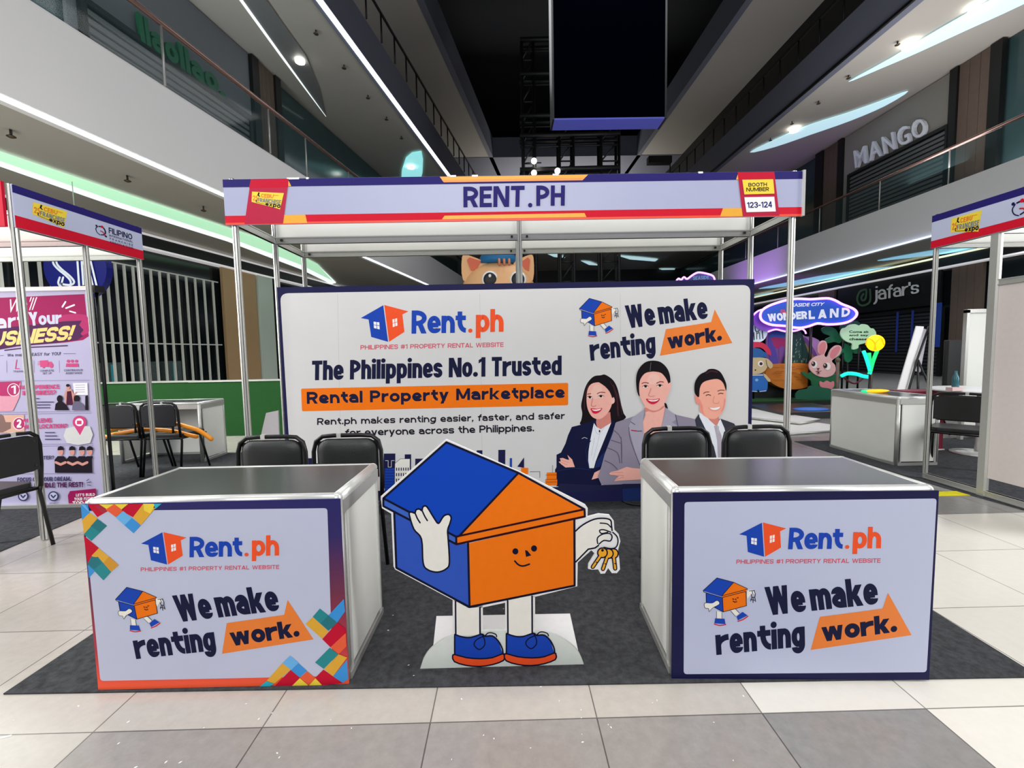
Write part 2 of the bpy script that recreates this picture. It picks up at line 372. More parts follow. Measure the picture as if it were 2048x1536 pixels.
class Art:
    """flat printed artwork on a real plane: photo pixels -> (u, v) on the plane -> world"""
    def __init__(s, to3d, normal, step=.0002, base=.0008, pre=None):
        s.to3d = to3d; s.n = Vector(normal); s.step = step; s.off = base; s.pre = pre; s.mb = MB(); s.c = (0, 0, 1); s.base0 = base; s.hold = False
    def crop(s, ox=0, oy=0, k=1): s.c = (ox, oy, k); s.pre = None; return s
    def p(s, q, off=None):
        x, y = q
        if s.pre: x, y = s.pre(x, y)
        x, y = s.c[0]+x*s.c[2], s.c[1]+y*s.c[2]
        return s.to3d(x, y)+s.n*(s.off if off is None else off)
    def poly(s, pts, m, smooth=0, keep=False):
        if not keep: s.off += s.step
        if smooth: pts = catmull(pts, smooth)
        s.mb.add([s.p(q) for q in pts], [tuple(range(len(pts)))], m); return s
    def rrect(s, q, r, m, keep=False):     # rounded quad TL TR BR BL
        out = []
        for i in range(4):
            P_, A_, B_ = Vector(q[i]), Vector(q[i-1]), Vector(q[(i+1) % 4])
            a = P_+(A_-P_).normalized()*r; b = P_+(B_-P_).normalized()*r
            for j in range(6):
                t = j/5; out.append(tuple((1-t)**2*a+2*t*(1-t)*P_+t*t*b))
        return s.poly(out, m, keep=keep)
    def oval(s, c, rx, ry, m, n=20, keep=False):
        return s.poly([(c[0]+rx*math.cos(2*math.pi*i/n), c[1]+ry*math.sin(2*math.pi*i/n)) for i in range(n)], m, keep=keep)
    def line(s, pts, wd, m, closed=False, smooth=0):
        s.off += s.step
        if smooth: pts = catmull(pts, smooth, closed)
        pts = [Vector(p) for p in pts]
        segs = list(zip(pts, pts[1:]+([pts[0]] if closed else []))) if closed else list(zip(pts, pts[1:]))
        h = wd/2
        for a, b in segs:
            d = (b-a)
            if d.length < 1e-6: continue
            d.normalize(); n = Vector((-d.y, d.x))*h
            s.mb.add([s.p(tuple(q)) for q in (a+n, b+n, b-n, a-n)], [(0, 1, 2, 3)], m)
        s.off += s.step/3
        for a in pts:
            s.mb.add([s.p((a.x+h*math.cos(k*math.pi/4), a.y+h*math.sin(k*math.pi/4))) for k in range(8)], [tuple(range(8))], m)
        return s
    def text(s, body, q, m, weight=.02, shear=0, space=1, t=None, X=.73, outline=False):
        s.off += s.step
        tl, tr, br, bl = [Vector(a) for a in q]
        if outline:
                vs, fs = text_mesh(body, weight, shear, space); lv = [0]*len(vs)
        else:
            pp = [s.p(v) for v in q]; asp = ((pp[1]-pp[0]).length+(pp[2]-pp[3]).length)/((pp[3]-pp[0]).length+(pp[2]-pp[1]).length)
            vs, fs, lv = stroke_text(body, asp, t or (.12+weight*1.9), X, shear=shear)
        pts = []
        for (x, y), k in zip(vs, lv):
            P_ = (bl*(1-x)+br*x)*(1-y)+(tl*(1-x)+tr*x)*y
            pts.append(s.p(tuple(P_), s.off+k*s.step*.3))
        s.off += max(lv)*s.step*.3
        s.mb.add(pts, fs, m); return s
    def flush(s, name, parent):
        mb = s.mb; s.mb = MB()
        if not s.hold: s.off = s.base0+.0006
        return mb.build(name, parent) if mb.v else None
def quad_plane(q, o, ux, uz):
    """photo quad (TL TR BR BL) -> the rectangle o + u*ux + v*uz"""
    g = hom(q, [(0, 1), (1, 1), (1, 0), (0, 0)]); o = Vector(o); ux = Vector(ux); uz = Vector(uz)
    def f(x, y):
        u, v = g(x, y); return o+ux*u+uz*v
    return f
def rayplane_y(Y): return lambda x, y: aty(x, y, Y)

# ------------------------------------------------------------------ materials
ALU = mat('brushed_aluminium', (188, 188, 184), .35, .55, k=1.1, noise=.06, scale=60)
ALUD = mat('groove_shadow_metal', (60, 60, 60), .5, .5, k=1)
ALUW = mat('bright_aluminium', (205, 206, 203), .3, .4, k=1.15)
WPAN = mat('white_laminate_panel', (205, 206, 200), .45, k=1.34, noise=.04, scale=4)
BLK = mat('black_plastic', (22, 22, 24), .5, k=1)
BLKF = mat('black_leatherette', (30, 32, 33), .42, k=1, bump=.15, scale=250)
BLKT = mat('black_tube', (16, 16, 18), .35, .2, k=1)
CTOP = mat('black_counter_laminate', (40, 42, 42), .22, k=1, noise=.2, scale=3)
NAVY = mat('navy_print', (20, 20, 64), .6, spec=.2); NAVYT = mat('navy_lettering', (18, 22, 54), .7, spec=.15)
INK = mat('dark_ink', (24, 16, 32), .7, spec=.15)
BLUE = mat('blue_print', (16, 62, 166), .6, spec=.2); BLUE2 = mat('blue_roof_print', (0, 62, 174), .6, spec=.2)
ORG = mat('orange_print', (244, 102, 4), .6, k=1.4, spec=.2); ORG2 = mat('orange_red_print', (228, 78, 34), .6, spec=.2)
ORGA = mat('orange_arrow_print', (222, 118, 40), .45)
PINKT = mat('rose_lettering', (196, 74, 92), .5)
LAV = mat('lavender_white_vinyl', (186, 191, 214), .38, k=1.12, noise=.03, scale=3, bump=.25, bscale=5)
LAVF = mat('lavender_white_board', (184, 190, 216), .38, k=1.12, noise=.02, scale=3)
FASW = mat('fascia_vinyl', (170, 174, 204), .4, k=1.06, noise=.02, scale=3, bump=.25, bscale=6)
BANW = mat('banner_vinyl', (172, 168, 200), .5, k=1.15, noise=.02, scale=3)
WALLW = mat('backdrop_white_print', (208, 208, 208), .42, k=1.08, noise=.03, scale=3)
CREAM = mat('cream_print', (222, 220, 212), .45)
PURE = mat('white_board', (232, 232, 238), .45)
YEL = mat('yellow_print', (236, 200, 56), .5); RED = mat('crimson_print', (192, 8, 46), .6, k=1.1, spec=.2)
REDB = mat('red_print', (206, 14, 44), .6, k=1.05, spec=.2); GOLD = mat('gold_print', (222, 160, 48), .45)
NAVF = mat('violet_navy_print', (36, 28, 108), .6, k=1, spec=.2)
# floor tiles
def tile_mat(name, rgb, rough=.22, speck=.12):
    M = mat(name, rgb, rough, k=1.15, noise=0); nt = M.node_tree; N = nt.nodes; L = nt.links; b = N['Principled BSDF']
    tc = N.new('ShaderNodeTexCoord'); mp = N.new('ShaderNodeMapping'); mp.inputs['Location'].default_value = (.3, -1.485+.6*20, 0)
    br = N.new('ShaderNodeTexBrick'); br.offset = 0; br.inputs['Scale'].default_value = 1
    br.inputs['Mortar Size'].default_value = .0028; br.inputs['Brick Width'].default_value = .6; br.inputs['Row Height'].default_value = .6
    br.inputs['Mortar Smooth'].default_value = .3; br.inputs['Bias'].default_value = 0
    c = b.inputs['Base Color'].default_value[:3]
    br.inputs['Color1'].default_value = tuple(v*1.03 for v in c)+(1,); br.inputs['Color2'].default_value = tuple(v*.96 for v in c)+(1,)
    br.inputs['Mortar'].default_value = tuple(v*.3 for v in c)+(1,)
    nz = N.new('ShaderNodeTexNoise'); nz.inputs['Scale'].default_value = 22; nz.inputs['Detail'].default_value = 8; nz.inputs['Roughness'].default_value = .7
    rp = N.new('ShaderNodeMapRange'); rp.inputs[1].default_value = .3; rp.inputs[2].default_value = .72
    rp.inputs[3].default_value = 1-speck; rp.inputs[4].default_value = 1+speck
    mx = N.new('ShaderNodeMix'); mx.data_type = 'RGBA'; mx.blend_type = 'MULTIPLY'; mx.inputs[0].default_value = 1
    L.new(tc.outputs['Object'], mp.inputs['Vector']); L.new(mp.outputs[0], br.inputs['Vector']); L.new(tc.outputs['Object'], nz.inputs['Vector'])
    L.new(nz.outputs['Fac'], rp.inputs[0]); L.new(br.outputs['Color'], mx.inputs[6]); L.new(rp.outputs[0], mx.inputs[7]); L.new(mx.outputs[2], b.inputs['Base Color'])
    return M
T_BEI = tile_mat('beige_tile', (143, 138, 134)); T_CRM = tile_mat('cream_tile', (212, 208, 198), .18, .03)
T_GRY = tile_mat('grey_tile', (136, 134, 131)); T_LFT = tile_mat('pale_beige_tile', (174, 168, 160), .2, .07)
def carpet_mat(name, rgb):
    M = mat(name, rgb, .95, k=1, noise=0); nt = M.node_tree; N = nt.nodes; L = nt.links; b = N['Principled BSDF']
    tc = N.new('ShaderNodeTexCoord'); a = N.new('ShaderNodeTexNoise'); a.inputs['Scale'].default_value = 26; a.inputs['Detail'].default_value = 10; a.inputs['Roughness'].default_value = .75
    r = N.new('ShaderNodeValToRGB'); c = b.inputs['Base Color'].default_value[:3]
    r.color_ramp.elements[0].position = .3; r.color_ramp.elements[0].color = tuple(v*.55 for v in c)+(1,)
    r.color_ramp.elements[1].position = .75; r.color_ramp.elements[1].color = tuple(v*1.7 for v in c)+(1,)
    bp = N.new('ShaderNodeBump'); bp.inputs['Strength'].default_value = .5; bp.inputs['Distance'].default_value = .004
    f = N.new('ShaderNodeTexNoise'); f.inputs['Scale'].default_value = 300
    L.new(tc.outputs['Object'], a.inputs['Vector']); L.new(tc.outputs['Object'], f.inputs['Vector'])
    L.new(a.outputs['Fac'], r.inputs[0]); L.new(r.outputs[0], b.inputs['Base Color']); L.new(f.outputs['Fac'], bp.inputs['Height']); L.new(bp.outputs[0], b.inputs['Normal'])
    b.inputs['Specular IOR Level'].default_value = .1
    return M
CARP = carpet_mat('charcoal_carpet', (66, 67, 70))
GRASS = mat('artificial_grass', (16, 74, 22), .95, k=1, noise=.45, scale=90, bump=.8)
BULK2 = mat('upper_bulkhead_shade', (106, 110, 124), .6, k=1, noise=.03, scale=.6)  # darker tone stands in for the weaker light on the upper levels
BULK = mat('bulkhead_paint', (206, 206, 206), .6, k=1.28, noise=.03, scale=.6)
SOF = mat('soffit_paint', (176, 172, 164), .8, k=1.0, noise=.03, scale=1)
ROOF = mat('roof_unlit_tone', (34, 36, 42), .9, k=1)  # dark colour stands in for the lack of light up there
DGL = mat('dark_glazing', (20, 26, 28), .12, k=1, noise=.2, scale=2)
TGL = mat('teal_glazing', (52, 72, 74), .15, k=1, noise=.2, scale=1)
WOOD = mat('brown_cladding', (92, 78, 68), .6, k=1, noise=.15, scale=8)
TAN = mat('tan_cladding', (150, 122, 90), .5, k=1.5, noise=.06, scale=3)
BLKB = mat('black_band', (10, 11, 12), .5, k=1)
SHUT = mat('shutter_steel', (100, 104, 106), .4, .4, k=1)
GLS = mat('balustrade_glass', (60, 84, 86), .06, k=1, noise=0, alpha=.16)
RAILM = mat('copper_handrail', (140, 112, 104), .25, .7, k=1)
E_W = mat('led_white', (236, 246, 255), emit=5.0, noise=0); E_W2 = mat('led_soft_white', (228, 240, 240), emit=1.1, noise=0)
E_G = mat('cove_green', (176, 228, 190), emit=.85, noise=0); E_C = mat('cove_cyan', (150, 226, 228), emit=.9, noise=0)
E_CW = mat('cove_pale', (178, 212, 220), emit=.9, noise=0); E_B = mat('cove_blue', (128, 180, 206), emit=.9, noise=0)
E_D = mat('downlight', (255, 252, 240), emit=12, noise=0); E_Y = mat('edge_light', (226, 232, 200), emit=1.0, noise=0)
E_P = mat('neon_pink', (236, 130, 255), emit=3.2, noise=0)
E_WB = mat('edge_light_white', (222, 220, 222), emit=.45, noise=0)
E_SB = mat('screen_underside', (74, 78, 160), .4, k=1, noise=0, emit=.35)  # faint emission stands in for blue light falling on the underside
E_TY = mat('neon_yellow', (255, 196, 10), emit=1.7, noise=0); E_TG = mat('neon_green', (20, 250, 110), emit=1.2, noise=0)
E_TC = mat('neon_teal', (20, 226, 190), emit=1.3, noise=0)
E_BL = mat('blue_neon_line', (20, 36, 96), emit=.4, noise=0)
E_DB = mat('dim_display_light', (40, 110, 120), emit=.35, noise=0)
E_TO = mat('neon_orange', (255, 160, 0), emit=1.5, noise=0)
E_PB = mat('far_lamp', (255, 250, 240), emit=8, noise=0)
E_BN = mat('lit_balloon_sign', (96, 60, 150), .4, noise=0, emit=.25)
E_WT = mat('sign_white', (200, 222, 228), .5, noise=0, emit=.15)
E_SIGNB = mat('sign_blue_face', (20, 70, 160), .5, noise=0, emit=.3)
E_CL = mat('bubble_green_white', (176, 216, 178), .6, noise=0, emit=.15)
E_TYD = mat('neon_deep_yellow', (255, 150, 0), emit=1.3, noise=0)
E_NGL = mat('flower_glow_base', (30, 220, 140), emit=.8, noise=0)
E_LBX = mat('lit_window_blue', (20, 46, 110), emit=.3, noise=0)
E_STRIP = mat('led_strip_blue_white', (200, 216, 250), emit=2.2, noise=0)

# ================================================================== THE SETTING
def face(mb, x0, x1, y0, y1, m): mb.add([(x0, y0, 0), (x1, y0, 0), (x1, y1, 0), (x0, y1, 0)], [(0, 1, 2, 3)], m)
fl = MB()
face(fl, -1.5, .9, -8, 1.485, T_BEI); face(fl, -1.5, .9, 1.485, 60, T_LFT); face(fl, -30, -1.5, -8, 60, T_LFT)
face(fl, .9, 1.5, -8, 1.485, T_GRY); face(fl, .9, 1.5, 1.485, 60, T_CRM); face(fl, 1.5, 40, -8, 3.285, T_CRM); face(fl, 1.5, 40, 3.285, 60, T_GRY)
o = struct(fl.build('floor', loc=(0, 0, 0)))
def sbox(mb, side, s0, s1, d0, d1, z0, z1, m):
    c = [(s0, d0), (s1, d0), (s1, d1), (s0, d1)]
    if d1 > d0: c = c[::-1]
    mb.hexa([sd(side, a, b, z0) for a, b in c]+[sd(side, a, b, z1) for a, b in c], m)
# galleries: bulkhead rings (trim) and soffits (ceiling)
S0, S1 = -6, 46
nt_ = [0]
def trim(mb):
    nt_[0] += 1; return struct(mb.build('trim_%d' % nt_[0]))
def ceil(mb): return struct(mb.build('ceiling'))
for side, q in (('L', -1), ('R', 1)):
    if side == 'L': D2, D3, D4, DS1, DS2 = 7.75, 7.5, 7.3, 12.6, 11.6
    else: D2, D3, D4, DS1, DS2 = 14.7, 13.1, 12.6, 18.4, 18.2
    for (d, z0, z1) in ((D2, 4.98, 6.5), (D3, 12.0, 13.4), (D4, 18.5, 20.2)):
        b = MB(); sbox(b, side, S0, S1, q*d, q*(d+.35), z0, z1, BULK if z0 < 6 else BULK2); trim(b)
        b = MB(); sbox(b, side, S0, S1, q*(d+.36), q*(d+14), z0+.04, z0+.3, SOF); ceil(b)
    # shop walls
    b = MB(); sbox(b, side, S0, S1, q*DS1, q*(DS1+.3), 0, 4.98, DGL); struct(b.build('wall_left_ground' if side == 'L' else 'wall_right_ground'))
    b = MB(); sbox(b, side, S0, S1, q*DS2, q*(DS2+.3), 5.4, 12.0, TGL); struct(b.build('wall_left_upper' if side == 'L' else 'wall_right_upper'))
    b = MB(); sbox(b, side, S0, S1, q*(D4+4), q*(D4+4.3), 13, 26, BLKB); struct(b.build('wall_left_top' if side == 'L' else 'wall_right_top'))
b = MB(); b.box(-30, 40, -10, 60, 25, 25.3, ROOF); ceil(b)
b = MB(); b.box(-12, 24, 54, 54.3, 0, 25, BLKB); struct(b.build('wall_back'))
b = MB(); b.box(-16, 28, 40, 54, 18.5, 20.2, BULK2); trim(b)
b = MB(); b.box(-4, 18, 34, 45, 9.3, 10.6, SOF); trim(b)
b = MB(); b.box(-3, 18, 44, 44.3, 0, 9.3, BLKB); trim(b)
b = MB(); b.box(-3, 18, 52, 52.3, 13, 18.5, TAN); trim(b)
# slot lights seen through the booth, under the far bridge
def flat_light(px, z, m, thick=.03, smooth=0):
    pts = catmull(px, smooth) if smooth else px
    mb = MB(); P3 = [atz(x, y, z) for x, y in pts]
    mb.slab(P3, (0, 0, thick), m); return mb
# ---- left ground gallery
gl = thing('cove_light', atz(300, 420, 4.96), 'long pale green lens-shaped cove light in the left ground-floor ceiling', 'ceiling light')
flat_light([(-420, 150), (-200, 235), (0, 306), (230, 383), (455, 457), (560, 491), (635, 530), (672, 566), (662, 568), (600, 538), (455, 483), (230, 413), (0, 333), (-200, 262)], 4.97, E_W2).build('lamp_edge', gl)
flat_light([(-420, 150), (-200, 235), (0, 306), (230, 383), (455, 457), (560, 491), (635, 530), (666, 562), (600, 529), (455, 474), (230, 402), (0, 322), (-200, 250)], 4.955, E_G).build('diffuser', gl)
def strip(name, side, s0, s1, d, z, wd, h, m, label):
    mb = MB(); sbox(mb, side, s0, s1, d, d+wd, z-h, z, m); return tag(mb.build(name), label, 'light strip')
strip('light_strip', 'L', -6, 34, -7.9, 4.98, .07, .03, E_W, 'white light strip along the lower edge of the broad pale left bulkhead')
strip('light_strip', 'L', -6, 44, -7.68, 12.0, .16, .05, E_W, 'bright white light strip under the grey bulkhead one floor higher on the left')
strip('light_strip', 'R', -6, 44, 14.62, 4.98, .07, .04, E_STRIP, 'thin white light strip along the lower edge of the right bulkhead')
b = MB(); sbox(b, 'R', -6, 44, 13.02, 13.1, 11.93, 12.02, BLKB); trim(b)
# slot reveal above the strip
# sprinklers
spk = thing('sprinkler', (0, 0, 5), 'small sprinkler head hanging from the ceiling', 'sprinkler', 'ceiling sprinklers')
q = MB(); q.tube([(0, 0, 5.03), (0, 0, 4.93)], .018, ALUD, 6).build('pipe', spk)
q = MB(); q.lathe((0, 0, 4.885), [(.02, .05), (.06, .03), (.06, .02), (.02, 0)], mat('brass_brown', (84, 70, 50), .4, .5, k=1), 10).build('rose', spk)
first = True
LBS = ['nearest the left edge of the photo', 'above the left neighbour booth', 'left of the main booth sign']
for i, (x, y) in enumerate([(22, 268), (255, 358), (407, 418)]):
    p = atz(x, y, 4.95); c = spk if i == 0 else copy_tree(spk); c.location = (p.x, p.y, 5)
    c['label'] = 'small brass sprinkler head under the left ground-floor ceiling, ' + LBS[i]; c['group'] = 'ground-floor ceiling sprinklers'
for (grp, lab, pts) in (('upper left ceiling sprinklers', 'dark sprinkler left of the upper light strip', [(632, 66), (688, 135), (736, 195), (773, 238), (803, 276)]),
                   ('upper right ceiling sprinklers', 'dark sprinkler beside the right cove lights', [(1795, 88), (1697, 155), (1637, 206), (1584, 247), (1541, 280)])):
    for num, (x, y) in zip(('first', 'second', 'third', 'fourth', 'fifth'), pts):
        p = atz(x, y, 11.95); c = copy_tree(spk); c.location = (p.x, p.y, 12.01); c.scale = (1.4, 1.4, 1.0)
        c['label'] = lab + ', %s from the top edge' % num; c['group'] = grp
        for ch in c.children: ch.location.z = 0
# upper left recessed light
ul = thing('recessed_light', atz(600, 125, 11.9), 'dark pointed ceiling recess with one bright lamp, upper left gallery', 'ceiling light')
GRYR = mat('recess_grey', (120, 122, 122), .5, k=1)
flat_light([(478, -6), (560, 108), (620, 190), (652, 234), (640, 180), (612, 112), (560, 40), (528, -6)], 11.98, GRYR).build('recess', ul)
flat_light([(474, -6), (560, 112), (652, 234), (560, 106), (480, -6)], 11.95, E_W2).build('lit_edge', ul)
p = atz(600, 125, 11.9); MB().lathe(p, [(.16, 0), (.16, .05)], E_D, 16).build('lamp', ul)
cy_ = thing('recessed_light', atz(826, 335, 11.9), 'pale cyan leaf-shaped ceiling light just above the booth sign', 'ceiling light')
flat_light([(802, 372), (804, 340), (812, 316), (824, 306), (843, 303), (846, 320), (845, 345), (838, 372)], 11.96, E_C).build('diffuser', cy_)
p = atz(822, 336, 11.88); MB().lathe(p, [(.2, 0), (.2, .05)], E_D, 14).build('lamp', cy_)
# right upper gallery cove lights
for lab, z, pts, lamps in (
    ('large pale cove light crossing the upper right corner, tapering to a point', 11.96, [(1697, 164), (1780, 118), (1880, 58), (1990, -4), (2100, -70), (2200, -70), (2048, 8), (1930, 62), (1830, 108), (1760, 138)], [(1952, 22), (1818, 95)]),
    ('slim wavy cove light pointed at both ends, left of the shuttered upper shop', 11.96, [(1500, 305), (1560, 275), (1620, 250), (1690, 228), (1750, 207), (1816, 183), (1770, 212), (1700, 242), (1620, 270), (1550, 294)], [(1588, 263)])):
    t = thing('cove_light', atz(*pts[4], z), lab, 'ceiling light')
    flat_light(pts, z, E_CW if 'large' in lab else E_CW, smooth=3).build('diffuser', t)
    for x, y in lamps:
        p = atz(x, y, z-.08); MB().lathe(p, [(.2, 0), (.2, .05)], E_D, 14).build('lamp', t)
# right ground gallery coves
for lab, pts in (('long blue-white lens-shaped light under the right gallery, left of the post', [(1518, 578), (1570, 567), (1640, 553), (1720, 542), (1822, 530), (1730, 548), (1650, 561), (1580, 572)]),
                 ('blue-white cove light under the right gallery beside the right neighbour sign', [(1755, 522), (1830, 508), (1900, 497), (1962, 491), (1930, 502), (1860, 511), (1800, 518)]),
                 ('short blue-white cove light just right of the backdrop wall', [(1490, 600), (1520, 590), (1548, 585), (1520, 596), (1495, 604)])):
    t = flat_light(pts, 4.97, E_B, smooth=2).build('cove_light'); tag(t, lab, 'ceiling light')
for lab, pts in (('small green-white ceiling light right of the orange cat head, left one', [(1093, 507), (1120, 508), (1130, 516), (1108, 514)]),
                 ('small white ceiling light seen right of the cat below the booth header', [(1162, 522), (1180, 524), (1198, 531), (1178, 530)]),
                 ('longest green-white ceiling light seen below the booth header', [(1234, 511), (1290, 516), (1316, 519), (1310, 523), (1260, 519)]),
                 ('short white ceiling light right of the far trusses', [(1318, 538), (1350, 538), (1348, 542), (1330, 541)])):
    tag(flat_light(pts, 9.2, E_CW).build('ceiling_light'), lab, 'ceiling light')
# ---- balustrades on the level-two bulkheads
def balustrade(side, d, z0, z1, posts, label, m_rail):
    s_ = [p for p in posts]
    t = thing('glass_balustrade', sd(side, 8, d, z0), label, 'railing')
    g = MB(); sbox(g, side, S0, 34, d, d+.02, z0, z1-.06, GLS); g.build('glass', t)
    r = MB(); r.tube([sd(side, S0, d, z1), sd(side, 34, d, z1)], .055, m_rail, 8); r.build('handrail', t)
    for s in posts:
        MB().tube([sd(side, s, d, z0), sd(side, s, d, z1)], .022, ALU, 8).build('post', t)
sL = [atd('L', -7.72, x, y)[0] for x, y in ((325, 100), (450, 200), (538, 255), (612, 310))]
balustrade('L', -7.72, 6.5, 7.62, [sL[0]-2.2, sL[0], sL[2], sL[3], sL[3]+2.4, sL[3]+5, sL[3]+8], 'glass balustrade with copper handrail on the broad left bulkhead', RAILM)
sR = [atd('R', 14.8, x, y)[0] for x, y in ((1640, 410), (1760, 370), (1900, 300))]
balustrade('R', 14.8, 6.5, 7.66, sR+[sR[0]+3, sR[0]+6], 'glass balustrade with thin handrail on the right bulkhead', RAILM)
for side, d, z, lab in (('L', -7.45, 13.4, 'dark upper balustrade on the left, above the bright light strip'), ('R', 13.2, 13.4, 'dark upper balustrade high on the right')):
    t = thing('upper_balustrade', sd(side, 20, d, z), lab, 'railing')
    r = MB(); r.tube([sd(side, S0, d, z+1.1), sd(side, 40, d, z+1.1)], .05, BLK, 6)
    r.build('handrail', t)
    r = MB()
    for k in range(30): r.tube([sd(side, 2+k*1.25, d, z), sd(side, 2+k*1.25, d, z+1.1)], .035, BLK, 4)
    r.build('balusters', t)
# ---- left upper shop front
def onwall(side, d, n_):
    def f(x, y):
        s, z = atd(side, d, x, y); return sd(side, s, d, z)
    return f
NL = sd('L', 0, 1, 0)-sd('L', 0, 0, 0); NR = -(sd('R', 0, 1, 0)-sd('R', 0, 0, 0))
OFFW = mat('pale_shop_board', (104, 110, 116), .6, k=1)
b = MB(); s0 = atd('L', -11.5, 128, 0)[0]; s1 = atd('L', -11.5, 505, 200)[0]
sbox(b, 'L', s0, s1, -11.55, -11.45, 6, 12, OFFW); trim(b)
def shutter(name, side, d, x0, y0, x1, y1, zb, zt, label, n, mm=None):
    a0 = atd(side, d, x0, y0)[0]; a1 = atd(side, d, x1, y1)[0]
    t = thing(name, sd(side, (a0+a1)/2, d, zb), label, 'shutter'); q = MB(); s_ = 1 if side == 'L' else -1
    h = (zt-zb)/n
    for k in range(n): sbox(q, side, a0, a1, d, d+s_*.05, zb+k*h, zb+k*h+h*.62, mm or SHUT)
    q.build('slats', t)
    q = MB(); sbox(q, side, a0, a1, d-s_*.02, d+s_*.01, zb, zt, BLKB); q.build('backing', t)
    q = MB()
    for a in (a0, a1): sbox(q, side, a-.07, a+.07, d-s_*.02, d+s_*.1, zb, zt+.12, BLKB)
    sbox(q, side, min(a0, a1), max(a0, a1), d, d+s_*.1, zt, zt+.14, BLKB); q.build('frame', t)
    return t
zt = atd('L', -11.4, 330, 122)[1]
shutter('roller_shutter', 'L', -11.4, 160, 5, 498, 238, 6.5, zt, 'dark roller shutter of the upper left shop, behind the glass balustrade', 16)
GRN = mat('green_sign_letters', (12, 92, 58), .5, k=1.1)
sg = thing('shop_sign', sd('L', atd('L', -11.35, 350, 110)[0], -11.35, 9.5), 'green lettering sign on the pale upper left shop front', 'sign')
def textslab(root, fn, n, body, q, m, depth=.06, weight=.03, name='lettering', space=1, **kw):
    a = Art(fn, n, base=0); a.text(body, q, m, weight, space=space, **kw)
    vs, fs = a.mb.v, a.mb.f; mb = MB(); n = Vector(n)
    mb.add([v+n*depth for v in vs], fs, m)
    e = {}
    for f in fs:
        for i in range(len(f)):
            k = (f[i], f[(i+1) % len(f)]); e[k] = 1
    K = len(vs); sides = [(a_, b_, b_+K, a_+K) for (a_, b_) in e if (b_, a_) not in e]
    mb.add([v+n*depth for v in vs]+list(vs), sides, m)
    return mb.build(name, root)
textslab(sg, onwall('L', -11.38, NL), NL, 'llaollao.', [(269, 24), (442, 152), (447, 198), (277, 82)], GRN, .1, t=.2, X=.72)
def clad(side, d, x0, y0, x1, y1, z0, z1, m, n=4, dep=.12):
    a0 = atd(side, d, x0, y0)[0]; a1 = atd(side, d, x1, y1)[0]; s_ = 1 if side == 'L' else -1; q = MB()
    lo, hi = min(a0, a1), max(a0, a1); wd = (hi-lo)/n
    for k in range(n): sbox(q, side, lo+k*wd, lo+k*wd+wd*.96, d, d+s_*dep, z0, z1, m)
    return struct(q.build('wall_cladding'))
clad('L', -11.5, 512, 200, 545, 225, 6, 12, WOOD); clad('L', -11.5, 498, 190, 512, 200, 6, 12, BLKB, 1, .2); clad('L', -11.5, 545, 225, 556, 232, 6, 12, BLKB, 1, .2)
# ---- left ground shop front
s0, z0_ = atd('L', -12.5, 281, 485)
b = MB(); sbox(b, 'L', S0, S1, -12.6, -12.35, 4.55, 4.9, BLKB); trim(b)
for z in (4.52, 4.9): b = MB(); sbox(b, 'L', S0, S1, -12.6, -12.3, z, z+.05, E_WB); trim(b)
clad('L', -12.45, 443, 600, 510, 600, 0, 4.5, TAN, 2, .1)
clad('L', -12.45, 511, 600, 541, 600, 0, 4.5, mat('pale_column', (196, 206, 196), .5, k=1.05), 1, .16)
clad('L', -12.45, 541, 600, 552, 600, 0, 4.5, BLKB, 1, .2)
t = thing('security_grille', sd('L', atd('L', -12.2, 300, 650)[0], -12.2, 0), 'closed white folding grille across the dark department store entrance', 'grille')
xs = [10, 62, 88, 110] + [186+i*17.4 for i in range(15)]
for x in xs:
    s_ = atd('L', -12.2, x, 650)[0]; q = MB(); sbox(q, 'L', s_-.023, s_+.023, -12.2, -12.15, 0, 3.9, mat('grille_white', (186, 186, 180), .5)); q.build('bar', t)
sa = atd('L', -12.2, 10, 650)[0]; sb = atd('L', -12.2, 440, 650)[0]
for z in (1.75, 3.88): q = MB(); sbox(q, 'L', sa, sb, -12.2, -12.16, z, z+.035, MATS['grille_white']); q.build('rail', t)
STK = mat('store_shelf_goods', (70, 84, 84), .5, k=1, noise=.5, scale=20)
for i, (x, lab) in enumerate(((215, 'dim merchandise shelf inside the dark store, leftmost'), (288, 'dim merchandise shelf inside the dark store, middle'), (340, 'dim merchandise shelf inside the dark store, rightmost'))):
    s_ = atd('L', -12.4, x, 720)[0]; t = thing('display_shelf', sd('L', s_, -12.4, 0), lab, 'shelf')
    q = MB(); sbox(q, 'L', s_-.28, s_+.28, -12.5, -12.3, 0, 1.25, STK)
    q.build('cabinet', t); q = MB(); sbox(q, 'L', s_-.02, s_+.04, -12.3, -12.27, .6, 1.2, E_DB); q.build('lamp', t)
# round store sign
BLUS = mat('store_sign_blue', (12, 20, 104), .4, k=1); WHS = mat('sign_stroke_white', (190, 196, 206), .5)
t = thing('round_shop_sign', aty(150, 540, 9.2), 'round dark blue department store sign with white stripes letters', 'sign')
c = aty(150, 536, 9.2); r = (aty(213, 536, 9.2)-c).length
q = MB(); q.slab([c+Vector((math.cos(a*math.pi/20)*r, 0, math.sin(a*math.pi/20)*r)) for a in range(40)], (0, .15, 0), BLUS); q.build('disc', t)
a = Art(rayplane_y(9.2), (0, -1, 0), step=.002, base=.004).crop(0, 350, .29297)
for k in (0, 24): a.line([(455+k, 560), (375+k, 560), (365+k, 600), (395+k, 640), (455+k, 690), (485+k, 730), (470+k*.6, 775-k), (430, 770-k), (400+k, 740), (410+k, 700)], 14, WHS, smooth=4)
for k in (0, 30, 62): a.line([(530+k, 560), (545+k, 770)], 14, WHS)
for k in (0, 26, 52): a.line([(570+k, 570), (620+k, 780)], 13, WHS)
a.flush('lettering', t)
